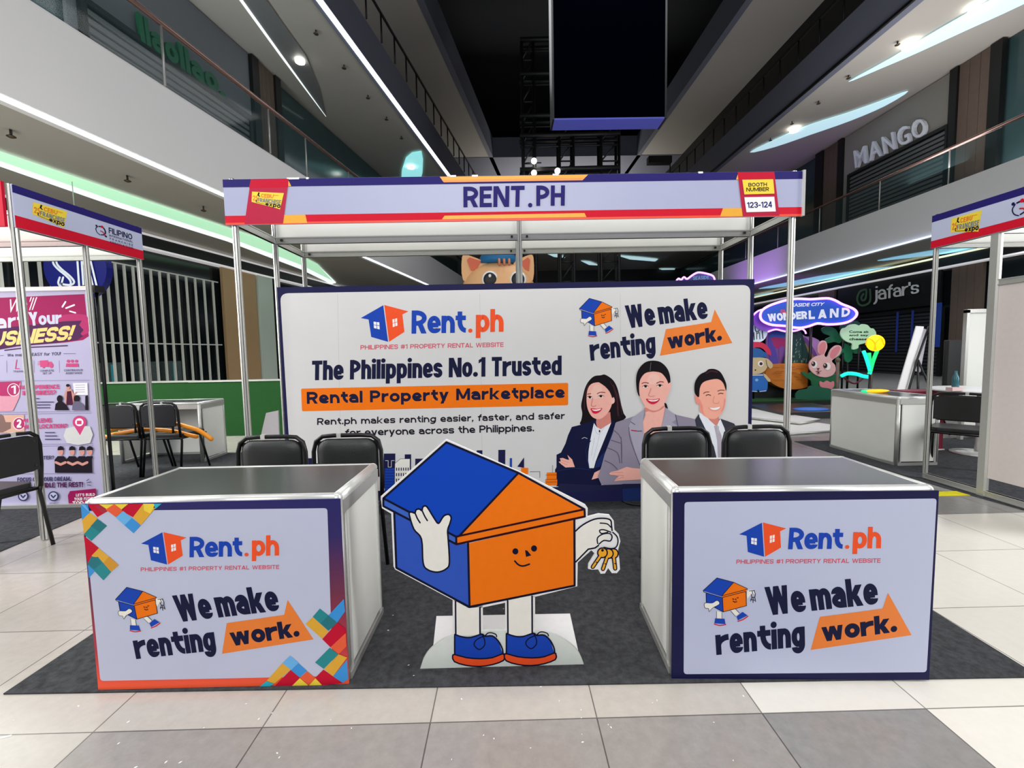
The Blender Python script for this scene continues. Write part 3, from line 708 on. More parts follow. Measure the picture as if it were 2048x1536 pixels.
b = MB(); b.tube([c+Vector((0, .1, r)), Vector((c.x, c.y+.1, 5.02))], .008, ALU); b.build('hanger', t)
# artificial grass screens
for (x0, x1, y, lab) in ((-8.6, -5.33, 7.46, 'green artificial grass screen panel, left of the two'), (-5.33, -3.0, 7.38, 'green artificial grass screen panel behind the booth, right of the two')):
    t = thing('grass_screen', ((x0+x1)/2, y, 0), lab, 'screen')
    q = MB(); q.box(x0, x1, y, y+.07, 0, .92, GRASS); q.build('turf', t)
    q = MB(); q.box(x0, x1, y+.07, y+.12, 0, .9, WPAN); q.build('backing', t)
    q = MB(); q.box(x0, x1, y-.01, y+.13, .92, .945, ALU); q.build('cap', t)
# ---- right upper shop
b = MB(); s0 = atd('R', 18.1, 1688, 320)[0]; s1 = atd('R', 18.1, 1905, 220)[0]
sbox(b, 'R', s1, s0, 18.05, 18.15, 6, 12, mat('beige_shop_board', (130, 127, 120), .6, k=1.05)); trim(b)
a0 = atd('R', 18.0, 1700, 352); a1 = atd('R', 18.0, 1898, 258)
shutter('roller_shutter', 'R', 18.0, 1700, 352, 1898, 258, 6.5, (a0[1]+a1[1])/2, 'grey roller shutter below the silver letters of the upper right shop', 18)
SLV = mat('silver_letters', (190, 192, 200), .4, .1, k=1.5)
t = thing('shop_sign', sd('R', (s0+s1)/2, 18.0, 10), 'silver capital lettering above the upper right shutter', 'sign')
textslab(t, onwall('R', 18.0, NR), NR, 'MANGO', [(1712, 302), (1853, 233), (1860, 268), (1716, 337)], SLV, .15, .01, space=1.15, outline=True)
clad('R', 18.1, 1922, 200, 1985, 200, 6, 12, WOOD, 3); clad('R', 18.1, 1905, 220, 1922, 200, 6, 12, BLKB, 1, .2); clad('R', 18.1, 1985, 200, 2010, 190, 6, 12, BLKB, 1, .2)
clad('R', 18.1, 1650, 380, 1680, 370, 6, 12, WOOD, 3); clad('R', 18.1, 1680, 370, 1689, 365, 6, 12, BLKB, 1, .2); clad('R', 18.1, 1635, 380, 1650, 380, 6, 12, BLKB, 1, .2)
# ---- right ground shop
b = MB(); sbox(b, 'R', S0, S1, 18.0, 18.2, 4.42, 4.8, BLKB); trim(b)
for z, mm in ((4.8, E_Y), (4.36, E_WB)): b = MB(); sbox(b, 'R', S0, S1, 17.9, 18.2, z, z+.06, mm); trim(b)
clad('R', 18.3, 1905, 620, 1968, 620, 0, 4.4, WOOD, 4); clad('R', 18.3, 1640, 620, 1672, 620, 3.0, 4.4, WOOD, 2)
zt = atd('R', 18.1, 1800, 630)[1]
DSH = mat('dark_shutter_steel', (66, 70, 76), .35, .5, k=1)
shutter('roller_shutter', 'R', 18.1, 1690, 640, 1885, 640, 0, 2.7, 'dark open-slat roller shutter of the ground-floor shop behind the rabbit', 18, DSH)
t = thing('shop_sign', sd('R', atd('R', 18.1, 1780, 590)[0], 18.1, 3.4), 'dark ground-floor shop sign with a green swirl and pale script name', 'sign')
q = MB(); s0 = atd('R', 18.12, 1675, 600)[0]; s1 = atd('R', 18.12, 1880, 600)[0]; sbox(q, 'R', s1, s0, 18.12, 18.2, 2.95, 4.36, BLKB); q.build('board', t)
a = Art(onwall('R', 18.05, NR), NR, step=.004, base=.02)
DGR = mat('olive_green_sign', (70, 100, 70), .5, k=1.5)
a.crop(1448, 500, .29297).line([(1000, 270), (1000, 350), (960, 378), (925, 370), (912, 330), (930, 285), (965, 270), (975, 275), (970, 330), (950, 345), (940, 325), (955, 300)], 13, DGR, smooth=3)
a.flush('swirl', t)
textslab(t, onwall('R', 18.05, NR), NR, "jafar's", [(1749, 573), (1838, 562), (1838, 592), (1749, 609)], mat('pale_sign_letters', (170, 170, 184), .5, k=2.4), .05, t=.11)
a.crop(); a.text('KEBAB & GRILL', [(1735, 618), (1832, 604), (1832, 610), (1735, 624)], mat('faint_sign_letters', (50, 52, 50), .5), 0)
a.mb = MB()
q = MB()
for x in (1795, 1825): s_ = atd('R', 18.0, x, 660)[0]; sbox(q, 'R', s_-.03, s_+.03, 17.95, 18.0, 1.0, 2.8, E_BL)
tag(q.build('blue_light_tubes'), 'two faint blue light tubes behind the dark ground-floor shutter', 'light')
q = MB(); s0 = atd('R', 18.0, 1868, 660)[0]; s1 = atd('R', 18.0, 1884, 660)[0]; sbox(q, 'R', min(s0, s1), max(s0, s1), 17.9, 17.95, 1.2, 3.0, E_LBX)
tag(q.build('lit_poster'), 'narrow blue lit poster at the right end of the dark shutter', 'poster')
# ---- centre: hanging screen and truss tower
t = thing('hanging_screen', (2.84, 12.3, 7.42), 'large black LED screen hanging in the atrium above the booth', 'screen')
q = MB(); q.box(1.38, 4.3, 12, 12.55, 7.45, 16.5, mat('screen_black', (1, 2, 6), .9, k=1, noise=0, spec=0)); q.build('screen_cabinet', t)
q = MB(); q.box(1.38, 4.3, 12, 12.55, 7.41, 7.45, E_SB); q.build('underside', t)
q = MB(); q.box(1.33, 1.38, 11.98, 12.57, 7.41, 16.5, BLK); q.box(4.3, 4.35, 11.98, 12.57, 7.41, 16.5, BLK); q.build('side_frame', t)
TRS = mat('black_truss', (9, 10, 13), .5, k=1)
t = thing('truss_tower', aty(1140, 330, 21), 'black steel truss tower standing behind the booth', 'truss')
def px3(x, y): return aty(x, y, 21)
def col_truss(x0, x1, y0, y1):
    q = MB(); A = px3(x0, y0); B = px3(x1, y0); zt = A.z; zb = 0
    for X in (A.x, B.x):
        for Y in (21, 21.6): q.tube([(X, Y, zb), (X, Y, zt)], .07, TRS, 6)
    n = int((zt-zb)/.9)
    for k in range(n):
        z = zb+k*(zt-zb)/n; z2 = z+(zt-zb)/n
        q.tube([(A.x, 21, z), (B.x, 21, z2)], .04, TRS, 5); q.tube([(A.x, 21, z), (B.x, 21, z)], .04, TRS, 5)
    q.build('column', t)
col_truss(1043, 1066, 78, 0); col_truss(1118, 1146, 240, 0); col_truss(1202, 1238, 240, 0)
for y in (80, 148, 232, 272, 340, 420):
    q = MB(); A = px3(1040, y); B = px3(1240, y-5)
    q.tube([A, B], .12, TRS, 6); q.tube([A+Vector((0, .6, 0)), B+Vector((0, .6, 0))], .12, TRS, 6); q.tube([A-Vector((0, 0, .5)), B-Vector((0, 0, .5))], .05, TRS, 6); q.build('crossbar', t)
for x, y, lab in ((1068, 322, 'upper round bulb on the left column of the truss tower'), (1068, 346, 'lower round bulb on the left column of the truss tower'), (1115, 342, 'round bulb on the middle column of the truss tower')):
    t = thing('work_lamp', aty(x, y, 20.8), lab, 'lamp'); p = aty(x, y, 20.8)
    q = MB(); q.ball(p, .13, E_PB, 12, 8); q.build('bulb', t)
    q = MB(); q.tube([p, Vector((p.x, 21.0, p.z))], .03, TRS, 6); q.tube([Vector((p.x-.35, 21, p.z)), Vector((p.x+.35, 21, p.z))], .03, TRS, 6); q.build('bracket', t)

s_, z_ = atd('R', 13.0, 1337, 321); c = sd('R', s_, 12.3, z_); wv = .026*s_
t = thing('event_floodlight', c, 'black floodlight box on a bracket at the right upper bulkhead, above the sign', 'light')
q = MB(); q.box(c.x-wv, c.x+wv, c.y-.3, c.y+.3, c.z-.007*s_, c.z+.007*s_, BLK, c=.05); q.build('housing', t)
q = MB(); q.tube([c, sd('R', s_, 13.12, z_), sd('R', s_, 13.12, min(z_, 13.3))], .05, BLKT); q.build('bracket', t)
# ================================================================== EXHIBITION BOOTHS
def post_mb(x, y, z0, z1, r=.021, m=ALU):
    pts = []
    for k in range(8):
        a = math.pi/8+k*math.pi/4
        for da, rr in ((-.26, r), (.26, r), (.32, r*.72), (.47, r*.72)):
            pts.append((x+math.cos(a+da)*rr, y+math.sin(a+da)*rr))
    z0 = max(z0, .0065); q = MB(); n = len(pts); q.prism(pts, z0, z1, m)
    base = len(q.v)-2*n
    # groove faces darker
    gi = q.mi(ALUD)
    for i in range(n):
        if i % 4 == 2: q.m[2+i] = gi
    q.box(x-.012, x+.012, y-.012, y+.012, z1, z1+.006, ALUD)
    return q
def beam_mb(p0, p1, z, h=.05, t=.02, m=ALU):
    p0, p1 = Vector(p0), Vector(p1); d = (p1-p0).normalized(); n = Vector((-d.y, d.x, 0))*t/2; q = MB()
    def bx(a0, a1, e):
        nn = n*e
        q.hexa([Vector((*(p0-nn).xy, a0)), Vector((*(p1-nn).xy, a0)), Vector((*(p1+nn).xy, a0)), Vector((*(p0+nn).xy, a0)),
                Vector((*(p0-nn).xy, a1)), Vector((*(p1-nn).xy, a1)), Vector((*(p1+nn).xy, a1)), Vector((*(p0+nn).xy, a1))], m)
    bx(z, z+h, 1); bx(z, z+.008, 1.5); bx(z+h-.008, z+h, 1.5)
    return q
def header(root, p0, p1, z0=2.21, z1=2.5, bolts=True):
    bm_ = beam_mb(p0, p1, z0).build('beam', root); beam_mb(p0, p1, z1-.03, .03).build('beam', root)
    p0, p1 = Vector(p0), Vector(p1); d = (p1-p0).normalized(); n = Vector((-d.y, d.x, 0))*.004; q = MB()
    a, b = p0.xy.to_3d(), p1.xy.to_3d()
    q.hexa([a-n+Vector((0, 0, z0+.05)), b-n+Vector((0, 0, z0+.05)), b+n+Vector((0, 0, z0+.05)), a+n+Vector((0, 0, z0+.05)),
            a-n+Vector((0, 0, z1-.03)), b-n+Vector((0, 0, z1-.03)), b+n+Vector((0, 0, z1-.03)), a+n+Vector((0, 0, z1-.03))], WPAN)
    q.build('header_panel', root)
    if bolts:
        nn = n*4 if n.y < 0 else n*-4
        for P_ in (p0+d*.06, p1-d*.06):
            q = MB(); c = P_.xy.to_3d()+Vector((0, 0, z0+.025))+nn
            q.box(c.x-.008, c.x+.008, c.y-.008, c.y+.004, c.z-.008, c.z+.008, BLK)
            q.build('bolt', bm_)
XL, XR, Y0, Y1, Y2, HT = -1.815, 1.975, 3.05, 3.56, 4.05, 2.5
XC = .12
booth = thing('exhibition_booth', (0, 3.5, 0), 'main aluminium shell-scheme booth framing the backdrop, number 123-124', 'booth')
for x, y in ((XL, Y0), (XR, Y0), (XL, Y1), (XR, Y1), (XL, Y2), (XR, Y2), (XC, Y1+.0)):
    post_mb(x, y, 0 if x != XC else 1.86, HT+.01).build('post', booth)
post_mb(XC, Y2, 0, HT).build('post', booth)
for y in (Y1, Y2):
    for a, b_ in ((XL, XC), (XC, XR)): header(booth, (a, y, 0), (b_, y, 0))
for x in (XL, XR):
    for a, b_ in ((Y0, Y1), (Y1, Y2)):
        beam_mb((x, a, 0), (x, b_, 0), 2.21).build('side_beam', booth); beam_mb((x, a, 0), (x, b_, 0), 2.45, .04).build('side_beam', booth)
# fascia
fas = thing('fascia_sign', (.08, Y0-.03, 2.21), 'long fascia sign board reading RENT.PH with booth number 123-124', 'sign')
fx0, fx1, fz0, fz1 = -1.858, 2.015, 2.205, 2.5
q = MB()
N_ = 40
def fy(x): return Y0-.035-.012*math.sin((x-fx0)/(fx1-fx0)*math.pi)
vs = []; fs = []
for i in range(N_+1):
    x = fx0+(fx1-fx0)*i/N_
    vs += [(x, Y0-.035, fz0), (x, Y0-.035, fz1), (x, Y0-.025, fz1), (x, Y0-.025, fz0)]
for i in range(N_):
    a = 4*i; fs += [(a, a+4, a+5, a+1), (a+1, a+5, a+6, a+2), (a+3, a+2, a+6, a+7), (a, a+3, a+7, a+4)]
fs += [(0, 1, 2, 3), (4*N_+3, 4*N_+2, 4*N_+1, 4*N_)]
q.add(vs, fs, FASW); fasb = q.build('board', fas)
FQ = [(455, 362), (1597, 346), (1594, 432), (462, 448)]
fp = quad_plane(FQ, (fx0, Y0-.035, fz0), (fx1-fx0, 0, 0), (0, 0, fz1-fz0))
a = Art(fp, (0, -1, 0), step=.0001); a.hold = True
def bandy(x, t): # photo y on the fascia at fraction t from the top
    top = 362-(x-455)*16/1142; bot = 448-(x-462)*16/1132; return top+(bot-top)*t
a.poly([(455, 362.2), (1596.8, 346.2), (1596.6, bandy(1596, .175)), (456, bandy(455, .175))], NAVF)
a.poly([(460.6, bandy(460, .80)), (1594.6, bandy(1595, .80)), (1594, 431.9), (462, 447.9)], REDB)
RLT = mat('light_red_edge', (236, 74, 50), .45)
a.poly([(461.8, bandy(462, .955)), (1594.1, bandy(1595, .955)), (1594, 431.9), (462, 447.9)], RLT)
ORL = mat('amber_print', (240, 140, 60), .45)
a.poly([(879, bandy(879, .01)), (1171, bandy(1171, .01)), (1160, bandy(1160, .135)), (887, bandy(887, .135))], GOLD, keep=False)
a.poly([(883, bandy(883, .08)), (1165, bandy(1165, .08)), (1160, bandy(1160, .135)), (887, bandy(887, .135))], ORL)
a.poly([(889, bandy(889, .87)), (1164, bandy(1164, .86)), (1168, bandy(1168, .95)), (884, bandy(884, .95))], GOLD)
a.poly([(574, bandy(574, .80)), (617, bandy(617, .80)), (621, bandy(621, .985)), (572, bandy(572, .985))], GOLD)
a.poly([(1438, bandy(1438, .80)), (1476, bandy(1476, .80)), (1478, bandy(1478, .985)), (1432, bandy(1432, .985))], GOLD)
a.poly([(583, bandy(583, .03)), (589, bandy(589, .17)), (583, bandy(583, .17))], GOLD); a.poly([(1468, bandy(1468, .03)), (1464, bandy(1464, .17)), (1469, bandy(1469, .17))], GOLD)
CRIM = mat('dark_crimson_print', (172, 10, 56), .4)
a.poly([(510, bandy(510, .01)), (584, bandy(584, .01)), (574, bandy(574, .985)), (499, bandy(499, .985))], CRIM)
a.poly([(510, bandy(510, .01)), (584, bandy(584, .01)), (582, bandy(582, .2)), (507, bandy(507, .2))], RED)
a.poly([(1467, bandy(1467, .01)), (1540, bandy(1540, .01)), (1550, bandy(1550, .985)), (1477, bandy(1477, .985))], CRIM)
a.poly([(1467, bandy(1467, .01)), (1540, bandy(1540, .01)), (1542, bandy(1542, .17)), (1469, bandy(1469, .17))], RED)
a.flush('printed_bands', fasb)
a.text('RENT', [(925.5, 376), (1046, 374), (1045, 414), (926, 415)], NAVF, t=.2)
a.oval((1057, 411), 4.2, 4.2, NAVF)
a.text('PH', [(1069, 373.8), (1125.5, 373.5), (1125, 412), (1069, 412.5)], NAVF, t=.2)
a.flush('lettering', fasb)
def expo_logo(a, ref, name, root):
    """ref: 4 photo points for the label corners TL TR BR BL"""
    g = hom([(0, 0), (1, 0), (1, 1), (0, 1)], ref); c = a.c; a.crop(); a.pre = g
    EO = mat('label_orange', (216, 120, 20), .5); WG = mat('label_white_grey', (110, 122, 124), .5)
    a.poly([(0, .04), (1, 0), (.98, 1), (.9, .96), (0, .72)], YEL)
    a.text('25', [(.03, .28), (.22, .26), (.22, .62), (.05, .62)], EO, .03)
    a.line([(.16, .55), (.17, .7), (.3, .74), (.55, .8)], .03, INK)
    a.line([(.24, .08), (.22, .24), (.27, .3)], .05, INK)
    a.text('CEBU', [(.32, .12), (.72, .12), (.72, .36), (.32, .36)], EO, .04)
    a.line([(.74, .16), (.86, .16)], .03, EO)
    a.text('FRANCHISE', [(.22, .40), (.97, .42), (.97, .70), (.22, .66)], WG, .03)
    a.text('expo', [(.5, .68), (.98, .70), (.98, 1.0), (.5, .9)], INK, .05)
    a.flush(name, root); a.pre = None
expo_logo(a, [(513, 384), (575, 388), (569, 419), (512, 412)], 'event_logo', fasb)
a.crop(); a.poly([(1476, 363), (1537.5, 362), (1540, 389.5), (1480, 391)], YEL); a.poly([(1480, 396.5), (1539.5, 395.3), (1542.5, 423.5), (1484, 425)], PURE)
a.text('BOOTH', [(1488, 369.2), (1525, 368.2), (1525, 375.6), (1488, 376.4)], INK, .04); a.text('NUMBER', [(1484, 378.2), (1529, 377.2), (1529, 384.6), (1484, 385.6)], INK, .04)
a.text('123-124', [(1485, 406), (1534.5, 404.5), (1535, 416), (1486, 417)], NAVF, .035)
a.flush('booth_number_label', fasb)
q = MB()
for x, s_ in ((592, .04), (620, .008), (905, .02), (948, .02), (1107, .02), (1394, .015)):
    p = fp(x, bandy(x, 0)); q.box(p.x-s_, p.x+s_, Y0-.037, Y0-.023, fz1-.006, fz1+.006, PURE)
q.box(fx1-.001, fx1+.016, Y0-.045, Y0-.02, fz0, fz1+.005, ALUW); q.build('edge_clip', fas)
# ---- backdrop wall
bd = thing('backdrop_panel', (.08, Y1-.03, .08), 'large printed backdrop with three smiling people in business clothes and orange headline', 'backdrop')
wx0, wx1, wz0, wz1, wy = -1.80, 1.99, .085, 1.868, Y1-.04
BQ = [(552, 577), (1501, 561), (1489, 997), (583, 1006)]
q = MB(); q.box(wx0, wx1, wy, wy+.015, wz0, wz1, NAVY); bdb = q.build('board', bd)
bp_ = quad_plane(BQ, (wx0, wy, wz0), (wx1-wx0, 0, 0), (0, 0, wz1-wz0))
a = Art(bp_, (0, -1, 0), step=.00008)
a.rrect([(558.5, 589), (1492.5, 573), (1482, 1100), (595, 1100)], 16, WALLW)
a.mb = MB()
# white field stops at the navy band
pts = []
a.off -= a.step
def rr(q, r):
    out = []
    for i in range(4):
        P_, A_, B_ = Vector(q[i]), Vector(q[i-1]), Vector(q[(i+1) % 4]); rad = r if i < 2 else .01
        p1 = P_+(A_-P_).normalized()*rad; p2 = P_+(B_-P_).normalized()*rad
        for j in range(6):
            t = j/5; out.append(tuple((1-t)**2*p1+2*t*(1-t)*P_+t*t*p2))
    return out
a.poly(rr([(558.5, 589), (1492.5, 573), (1483, 968), (588, 976)], 16), WALLW)
SEAM = mat('panel_seam', (170, 170, 172), .5)
for x0, x1 in ((670, 683), (949, 957), (1229, 1230)): a.line([(x0, 590), (x1, 966)], .5, SEAM)
a.flush('printed_field', bdb)
def rent_logo(a, name, root, g=None):
    # reference frame: photo zoom (550,560) scale .24414
    a.pre = g
    if g is None: a.crop(550, 560, .24414)
    else: a.crop(); a.pre = g
    a.poly([(680, 318), (858, 215), (900, 510), (765, 470), (742, 330)], BLUE)
    a.poly([(866, 213), (1060, 265), (1012, 290), (1030, 430), (908, 510)], ORG2, keep=True)
    a.poly([(782, 347), (828, 353), (832, 410), (786, 399)], PURE); a.poly([(932, 330), (970, 320), (974, 380), (936, 392)], PURE, keep=True)
    a.line([(806, 350), (809, 405)], 4, BLUE); a.line([(784, 373), (830, 381)], 4, BLUE)
    a.line([(951, 325), (955, 386)], 4, ORG2); a.line([(934, 361), (972, 350)], 4, ORG2)
    a.text('Rent', [(1087, 258), (1523, 256), (1523, 438), (1087, 445)], BLUE, t=.205, X=.76)
    a.oval((1560, 422), 17, 17, ORG2)
    a.text('ph', [(1604, 250), (1828, 246), (1828, 478), (1604, 482)], ORG2, t=.205, X=.76)
    a.flush(name, root)
    a.text('PHILIPPINES #1 PROPERTY RENTAL WEBSITE', [(680, 536), (1830, 517), (1830, 554), (680, 572)], PINKT, t=.185)
    a.flush(name+'_line', root); a.pre = None
def mascot_small(a):
    # frame (1140,590) /16 -> expressed in zoom (1030,560) .24414 units
    k = .0625/.24414; T = lambda P_: [((1140-1030)/.24414+x*k, (590-560)/.24414+y*k) for x, y in P_]
    L_ = lambda P_, w_, m, **kw: a.line(T(P_), w_*k, m, **kw)
    a.poly(T([(430, 150), (830, 262), (570, 640), (110, 490)]), BLUE); a.poly(T([(175, 545), (570, 660), (600, 1030), (195, 800)]), BLUE)
    a.poly(T([(830, 270), (1160, 425), (570, 600)]), ORG); a.poly(T([(570, 600), (1160, 425), (1130, 500), (1150, 865), (620, 1030), (575, 665)]), ORG, keep=True)
    for P_ in ([(110, 480), (430, 150), (830, 262), (1160, 425)], [(830, 262), (570, 600)], [(570, 610), (1160, 440)], [(575, 655), (1130, 495)], [(110, 480), (130, 520), (570, 660)], [(180, 550), (195, 800), (600, 1030), (1150, 865), (1130, 495)], [(575, 660), (605, 1030)]): L_(P_, 16, INK)
    for P_ in ([(815, 690), (850, 700)], [(920, 665), (950, 660)], [(830, 745), (870, 775), (915, 760)], [(885, 690), (900, 715)]): L_(P_, 22, INK)
    a.poly(T([(160, 800), (330, 800), (430, 735), (490, 760), (500, 830), (340, 930), (270, 1020), (250, 940), (160, 920)]), CREAM, smooth=3); L_([(160, 800), (330, 800), (430, 735), (490, 760), (500, 830), (340, 930), (270, 1020), (250, 940), (160, 920)], 12, INK, closed=True, smooth=3)
    a.poly(T([(445, 1000), (570, 1040), (575, 1210), (450, 1210)]), CREAM); L_([(445, 1010), (450, 1210)], 10, INK); L_([(570, 1040), (575, 1210)], 10, INK)
    a.poly(T([(780, 985), (880, 955), (990, 1070), (900, 1130)]), CREAM); L_([(780, 1000), (900, 1140)], 10, INK); L_([(900, 950), (990, 1060)], 10, INK)
    a.poly(T([(415, 1190), (640, 1200), (665, 1340), (400, 1320)]), BLUE); L_([(400, 1340), (530, 1375), (670, 1350)], 26, REDB, smooth=2)
    a.poly(T([(920, 1140), (1060, 1020), (1180, 1110), (955, 1240)]), BLUE); L_([(955, 1265), (1080, 1215), (1190, 1130)], 26, REDB, smooth=2)
    a.poly(T([(1150, 480), (1230, 450), (1320, 470), (1340, 560), (1250, 560), (1160, 680)]), CREAM, smooth=2)
    for P_ in ([(1200, 480), (1330, 470)], [(1270, 480), (1290, 560)], [(1320, 480), (1350, 560), (1340, 640), (1270, 640), (1250, 560)], [(1270, 650), (1240, 740)], [(1300, 650), (1300, 780)], [(1340, 650), (1360, 750)], [(1240, 700), (1350, 720)]): L_(P_, 16, INK)
def tagline(a, root, g=None):
    if g is None: a.crop(1030, 560, .24414)
    else: a.crop(); a.pre = g
    mascot_small(a); a.flush('small_house_drawing', root)
    a.text('We make', [(846, 222), (1523, 146), (1540, 328), (882, 408)], NAVYT, t=.225, X=.76)
    a.text('renting', [(556, 488), (1098, 426), (1108, 650), (576, 714)], NAVYT, t=.225, X=.76)
    a.flush('slogan_lettering', root)
    a.poly([(1190, 415), (1565, 358), (1595, 255), (1740, 530), (1140, 632)], ORGA)
    a.text('work.', [(1192, 458), (1650, 388), (1655, 508), (1212, 578)], NAVYT, t=.275, X=.78)
    a.flush('orange_arrow', root); a.pre = None
rent_logo(a, 'company_logo', bdb)
tagline(a, bdb)
a.crop()
a.text('The Philippines No.1 Trusted', [(622.5, 719), (1112, 711), (1112, 761), (622.5, 768.5)], NAVYT, t=.205, X=.77)
a.rrect([(602, 775), (1125, 767), (1125, 811), (604.5, 819)], 3, ORG)
a.text('Rental Property Marketplace', [(613, 781.5), (1118.5, 773.5), (1118, 802), (614, 810.5)], NAVYT, t=.235, X=.75)
a.text('Rent.ph makes renting easier, faster, and safer', [(634, 832.5), (1118.5, 824.5), (1118.5, 841.5), (634, 849)], INK, t=.19)
a.text('for everyone across the Philippines.', [(688, 854), (1058, 847.5), (1058, 865.5), (689, 871.5)], INK, t=.19)
a.flush('headline_lettering', bdb)
# skyline
a.crop(740, 860, .25)
BB = [((95, 170), (185, 440)), ((258, 178), (308, 300)), ((340, 212), (405, 330)), ((990, 150), (1045, 400)), ((1450, 192), (1500, 440)), ((-560, 190), (-530, 300)), ((-500, 200), (-455, 440)), ((-430, 240), (-400, 440)), ((640, 170), (700, 300)), ((820, 152), (865, 300))]
for (x0, y0), (x1, y1) in BB: a.poly([(x0, y0), (x1, y0), (x1, y1), (x0, y1)], NAVY, keep=True)
a.poly([(105, 285), (180, 285), (180, 480), (105, 480)], BLUE)
for y in range(300, 470, 22): a.line([(108, y), (178, y)], 3, NAVY)
a.poly([(182, 248), (225, 212), (298, 212), (298, 440), (182, 440)], CREAM); a.line([(182, 440), (182, 248), (225, 212), (298, 212)], 3, NAVY)
for y in (280, 322, 365, 405):
    for x in range(192, 290, 18): a.poly([(x, y), (x+8, y), (x+8, y+24), (x, y+24)], NAVY, keep=True)
a.line([(108, 225), (130, 225), (130, 275), (155, 275), (155, 225), (178, 225)], 3, CREAM)
a.poly([(1080, 215), (1098, 215), (1098, 300), (1080, 300)], BLUE); a.poly([(1140, 282), (1193, 210), (1193, 292)], NAVY)
a.poly([(1170, 292), (1225, 292), (1225, 340), (1170, 340)], ORG); a.line([(1240, 322), (1318, 322), (1318, 370)], 3, NAVY)
a.poly([(1372, 330), (1450, 330), (1450, 395), (1372, 395)], ORG); a.poly([(1362, 385), (1455, 385), (1455, 430), (1362, 430)], ORG)
for y in (350, 385, 405): a.line([(1365, y), (1450, y)], 3, INK)
a.line([(1418, 275), (1418, 330)], 3, INK)
a.flush('skyline_drawing', bdb)
# portraits
a.hold = True
SK = mat('portrait_skin', (230, 168, 156), .45); SKD = mat('portrait_skin_shade', (200, 126, 116), .45); SKL = mat('portrait_skin_light', (236, 180, 168), .45)
HB = mat('portrait_dark_hair', (22, 16, 22), .4, k=1); HBR = mat('portrait_brown_hair', (60, 30, 38), .4)
SUITN = mat('portrait_navy_suit', (16, 20, 54), .5); SUITN2 = mat('portrait_navy_lapel', (26, 40, 92), .5)
SUITG = mat('portrait_grey_suit', (134, 128, 146), .5); SUITGD = mat('portrait_grey_fold', (88, 82, 102), .5); SUITGL = mat('portrait_grey_lapel', (156, 152, 168), .5)
SUITD = mat('portrait_slate_suit', (52, 54, 66), .5); SHRT = mat('portrait_white_shirt', (216, 220, 228), .5); SHRTD = mat('portrait_shirt_fold', (180, 186, 196), .5)
LIP = mat('portrait_red_lips', (200, 30, 60), .4); TEE = mat('portrait_teeth', (250, 236, 232), .4); EYE = mat('portrait_eye', (40, 18, 20), .4, k=1); BRW = mat('portrait_brow', (96, 50, 48), .4)
TIE = mat('portrait_grey_tie', (168, 160, 172), .5); MSK = mat('portrait_man_skin', (230, 162, 142), .45); MSKR = mat('portrait_man_blush', (222, 136, 124), .45)
sh = lambda P_, dy: [(x, y+dy) for x, y in P_]
# woman in navy, zoom (1090,720) /8
a.crop(1090, 720, .125)
a.poly([(800, 258), (870, 250), (990, 330), (1060, 450), (1100, 600), (1130, 740), (1165, 860), (1195, 940), (1010, 1020), (600, 1050), (472, 1030), (490, 960), (505, 860), (487, 740), (508, 620), (545, 470), (600, 360), (690, 275)], HB, smooth=4)
a.line([(1000, 420), (1060, 640), (1075, 860), (1100, 930)], 26, HBR, smooth=4); a.line([(600, 400), (545, 600), (540, 800)], 16, HBR, smooth=4); a.line([(950, 360), (1090, 620), (1140, 880)], 12, HBR, smooth=4)
a.poly(sh([(470, 80), (340, 110), (280, 240), (240, 370), (170, 510), (98, 545), (98, 740), (75, 780), (85, 900), (140, 990), (320, 1040), (800, 1060), (860, 780), (880, 500), (1000, 180), (1040, 40), (950, 0), (690, 10)], 960), SUITN)
a.poly([(735, 900), (725, 1010), (750, 1110), (830, 1110), (965, 1010), (950, 840)], SKD)
a.poly([(760, 370), (650, 395), (590, 480), (572, 620), (580, 740), (612, 840), (665, 915), (740, 950), (810, 940), (890, 880), (945, 800), (978, 700), (965, 560), (920, 460), (850, 400)], SK, smooth=4)
a.poly([(700, 420), (650, 520), (640, 620), (760, 620), (820, 500), (800, 420)], SKL, smooth=4)
a.poly([(980, 600), (1015, 620), (1020, 680), (990, 712), (965, 700)], SKL, smooth=3)
a.poly([(745, 350), (860, 430), (940, 520), (985, 620), (1000, 560), (900, 380), (780, 320)], HB, smooth=3)
a.line([(588, 556), (640, 548)], 12, BRW); a.line([(742, 552), (790, 528), (868, 532)], 12, BRW, smooth=3)
a.oval((622, 606), 36, 20, TEE); a.oval((625, 604), 22, 19, EYE); a.line([(585, 600), (620, 586), (660, 600)], 8, EYE, smooth=3)
a.oval((800, 592), 42, 18, TEE); a.oval((800, 590), 23, 18, EYE); a.line([(755, 592), (800, 572), (850, 590)], 8, EYE, smooth=3)
a.line([(672, 620), (655, 690), (650, 735), (690, 750), (720, 735)], 12, SKD, smooth=4)
a.poly([(635, 782), (690, 782), (740, 788), (820, 776), (795, 825), (735, 862), (680, 858), (655, 825)], LIP, smooth=3); a.poly([(655, 795), (725, 800), (805, 786), (775, 812), (705, 822)], TEE, smooth=3)
a.poly(sh([(690, 50), (668, 150), (630, 330), (605, 500), (600, 640), (620, 760), (690, 760), (720, 650), (780, 500), (870, 280), (965, 50), (860, 110), (800, 150), (735, 115)], 960), SHRT)
a.line(sh([(790, 200), (740, 400), (680, 640)], 960), 6, SHRTD); a.line(sh([(690, 60), (715, 170), (770, 230), (860, 110)], 960), 7, SHRTD, smooth=2); a.line(sh([(700, 280), (650, 560)], 960), 6, SHRTD); a.oval((780, 1140), 12, 20, HB)
a.poly(sh([(990, 160), (880, 480), (740, 640), (700, 760), (790, 740), (880, 560), (1010, 200)], 960), SUITN2)
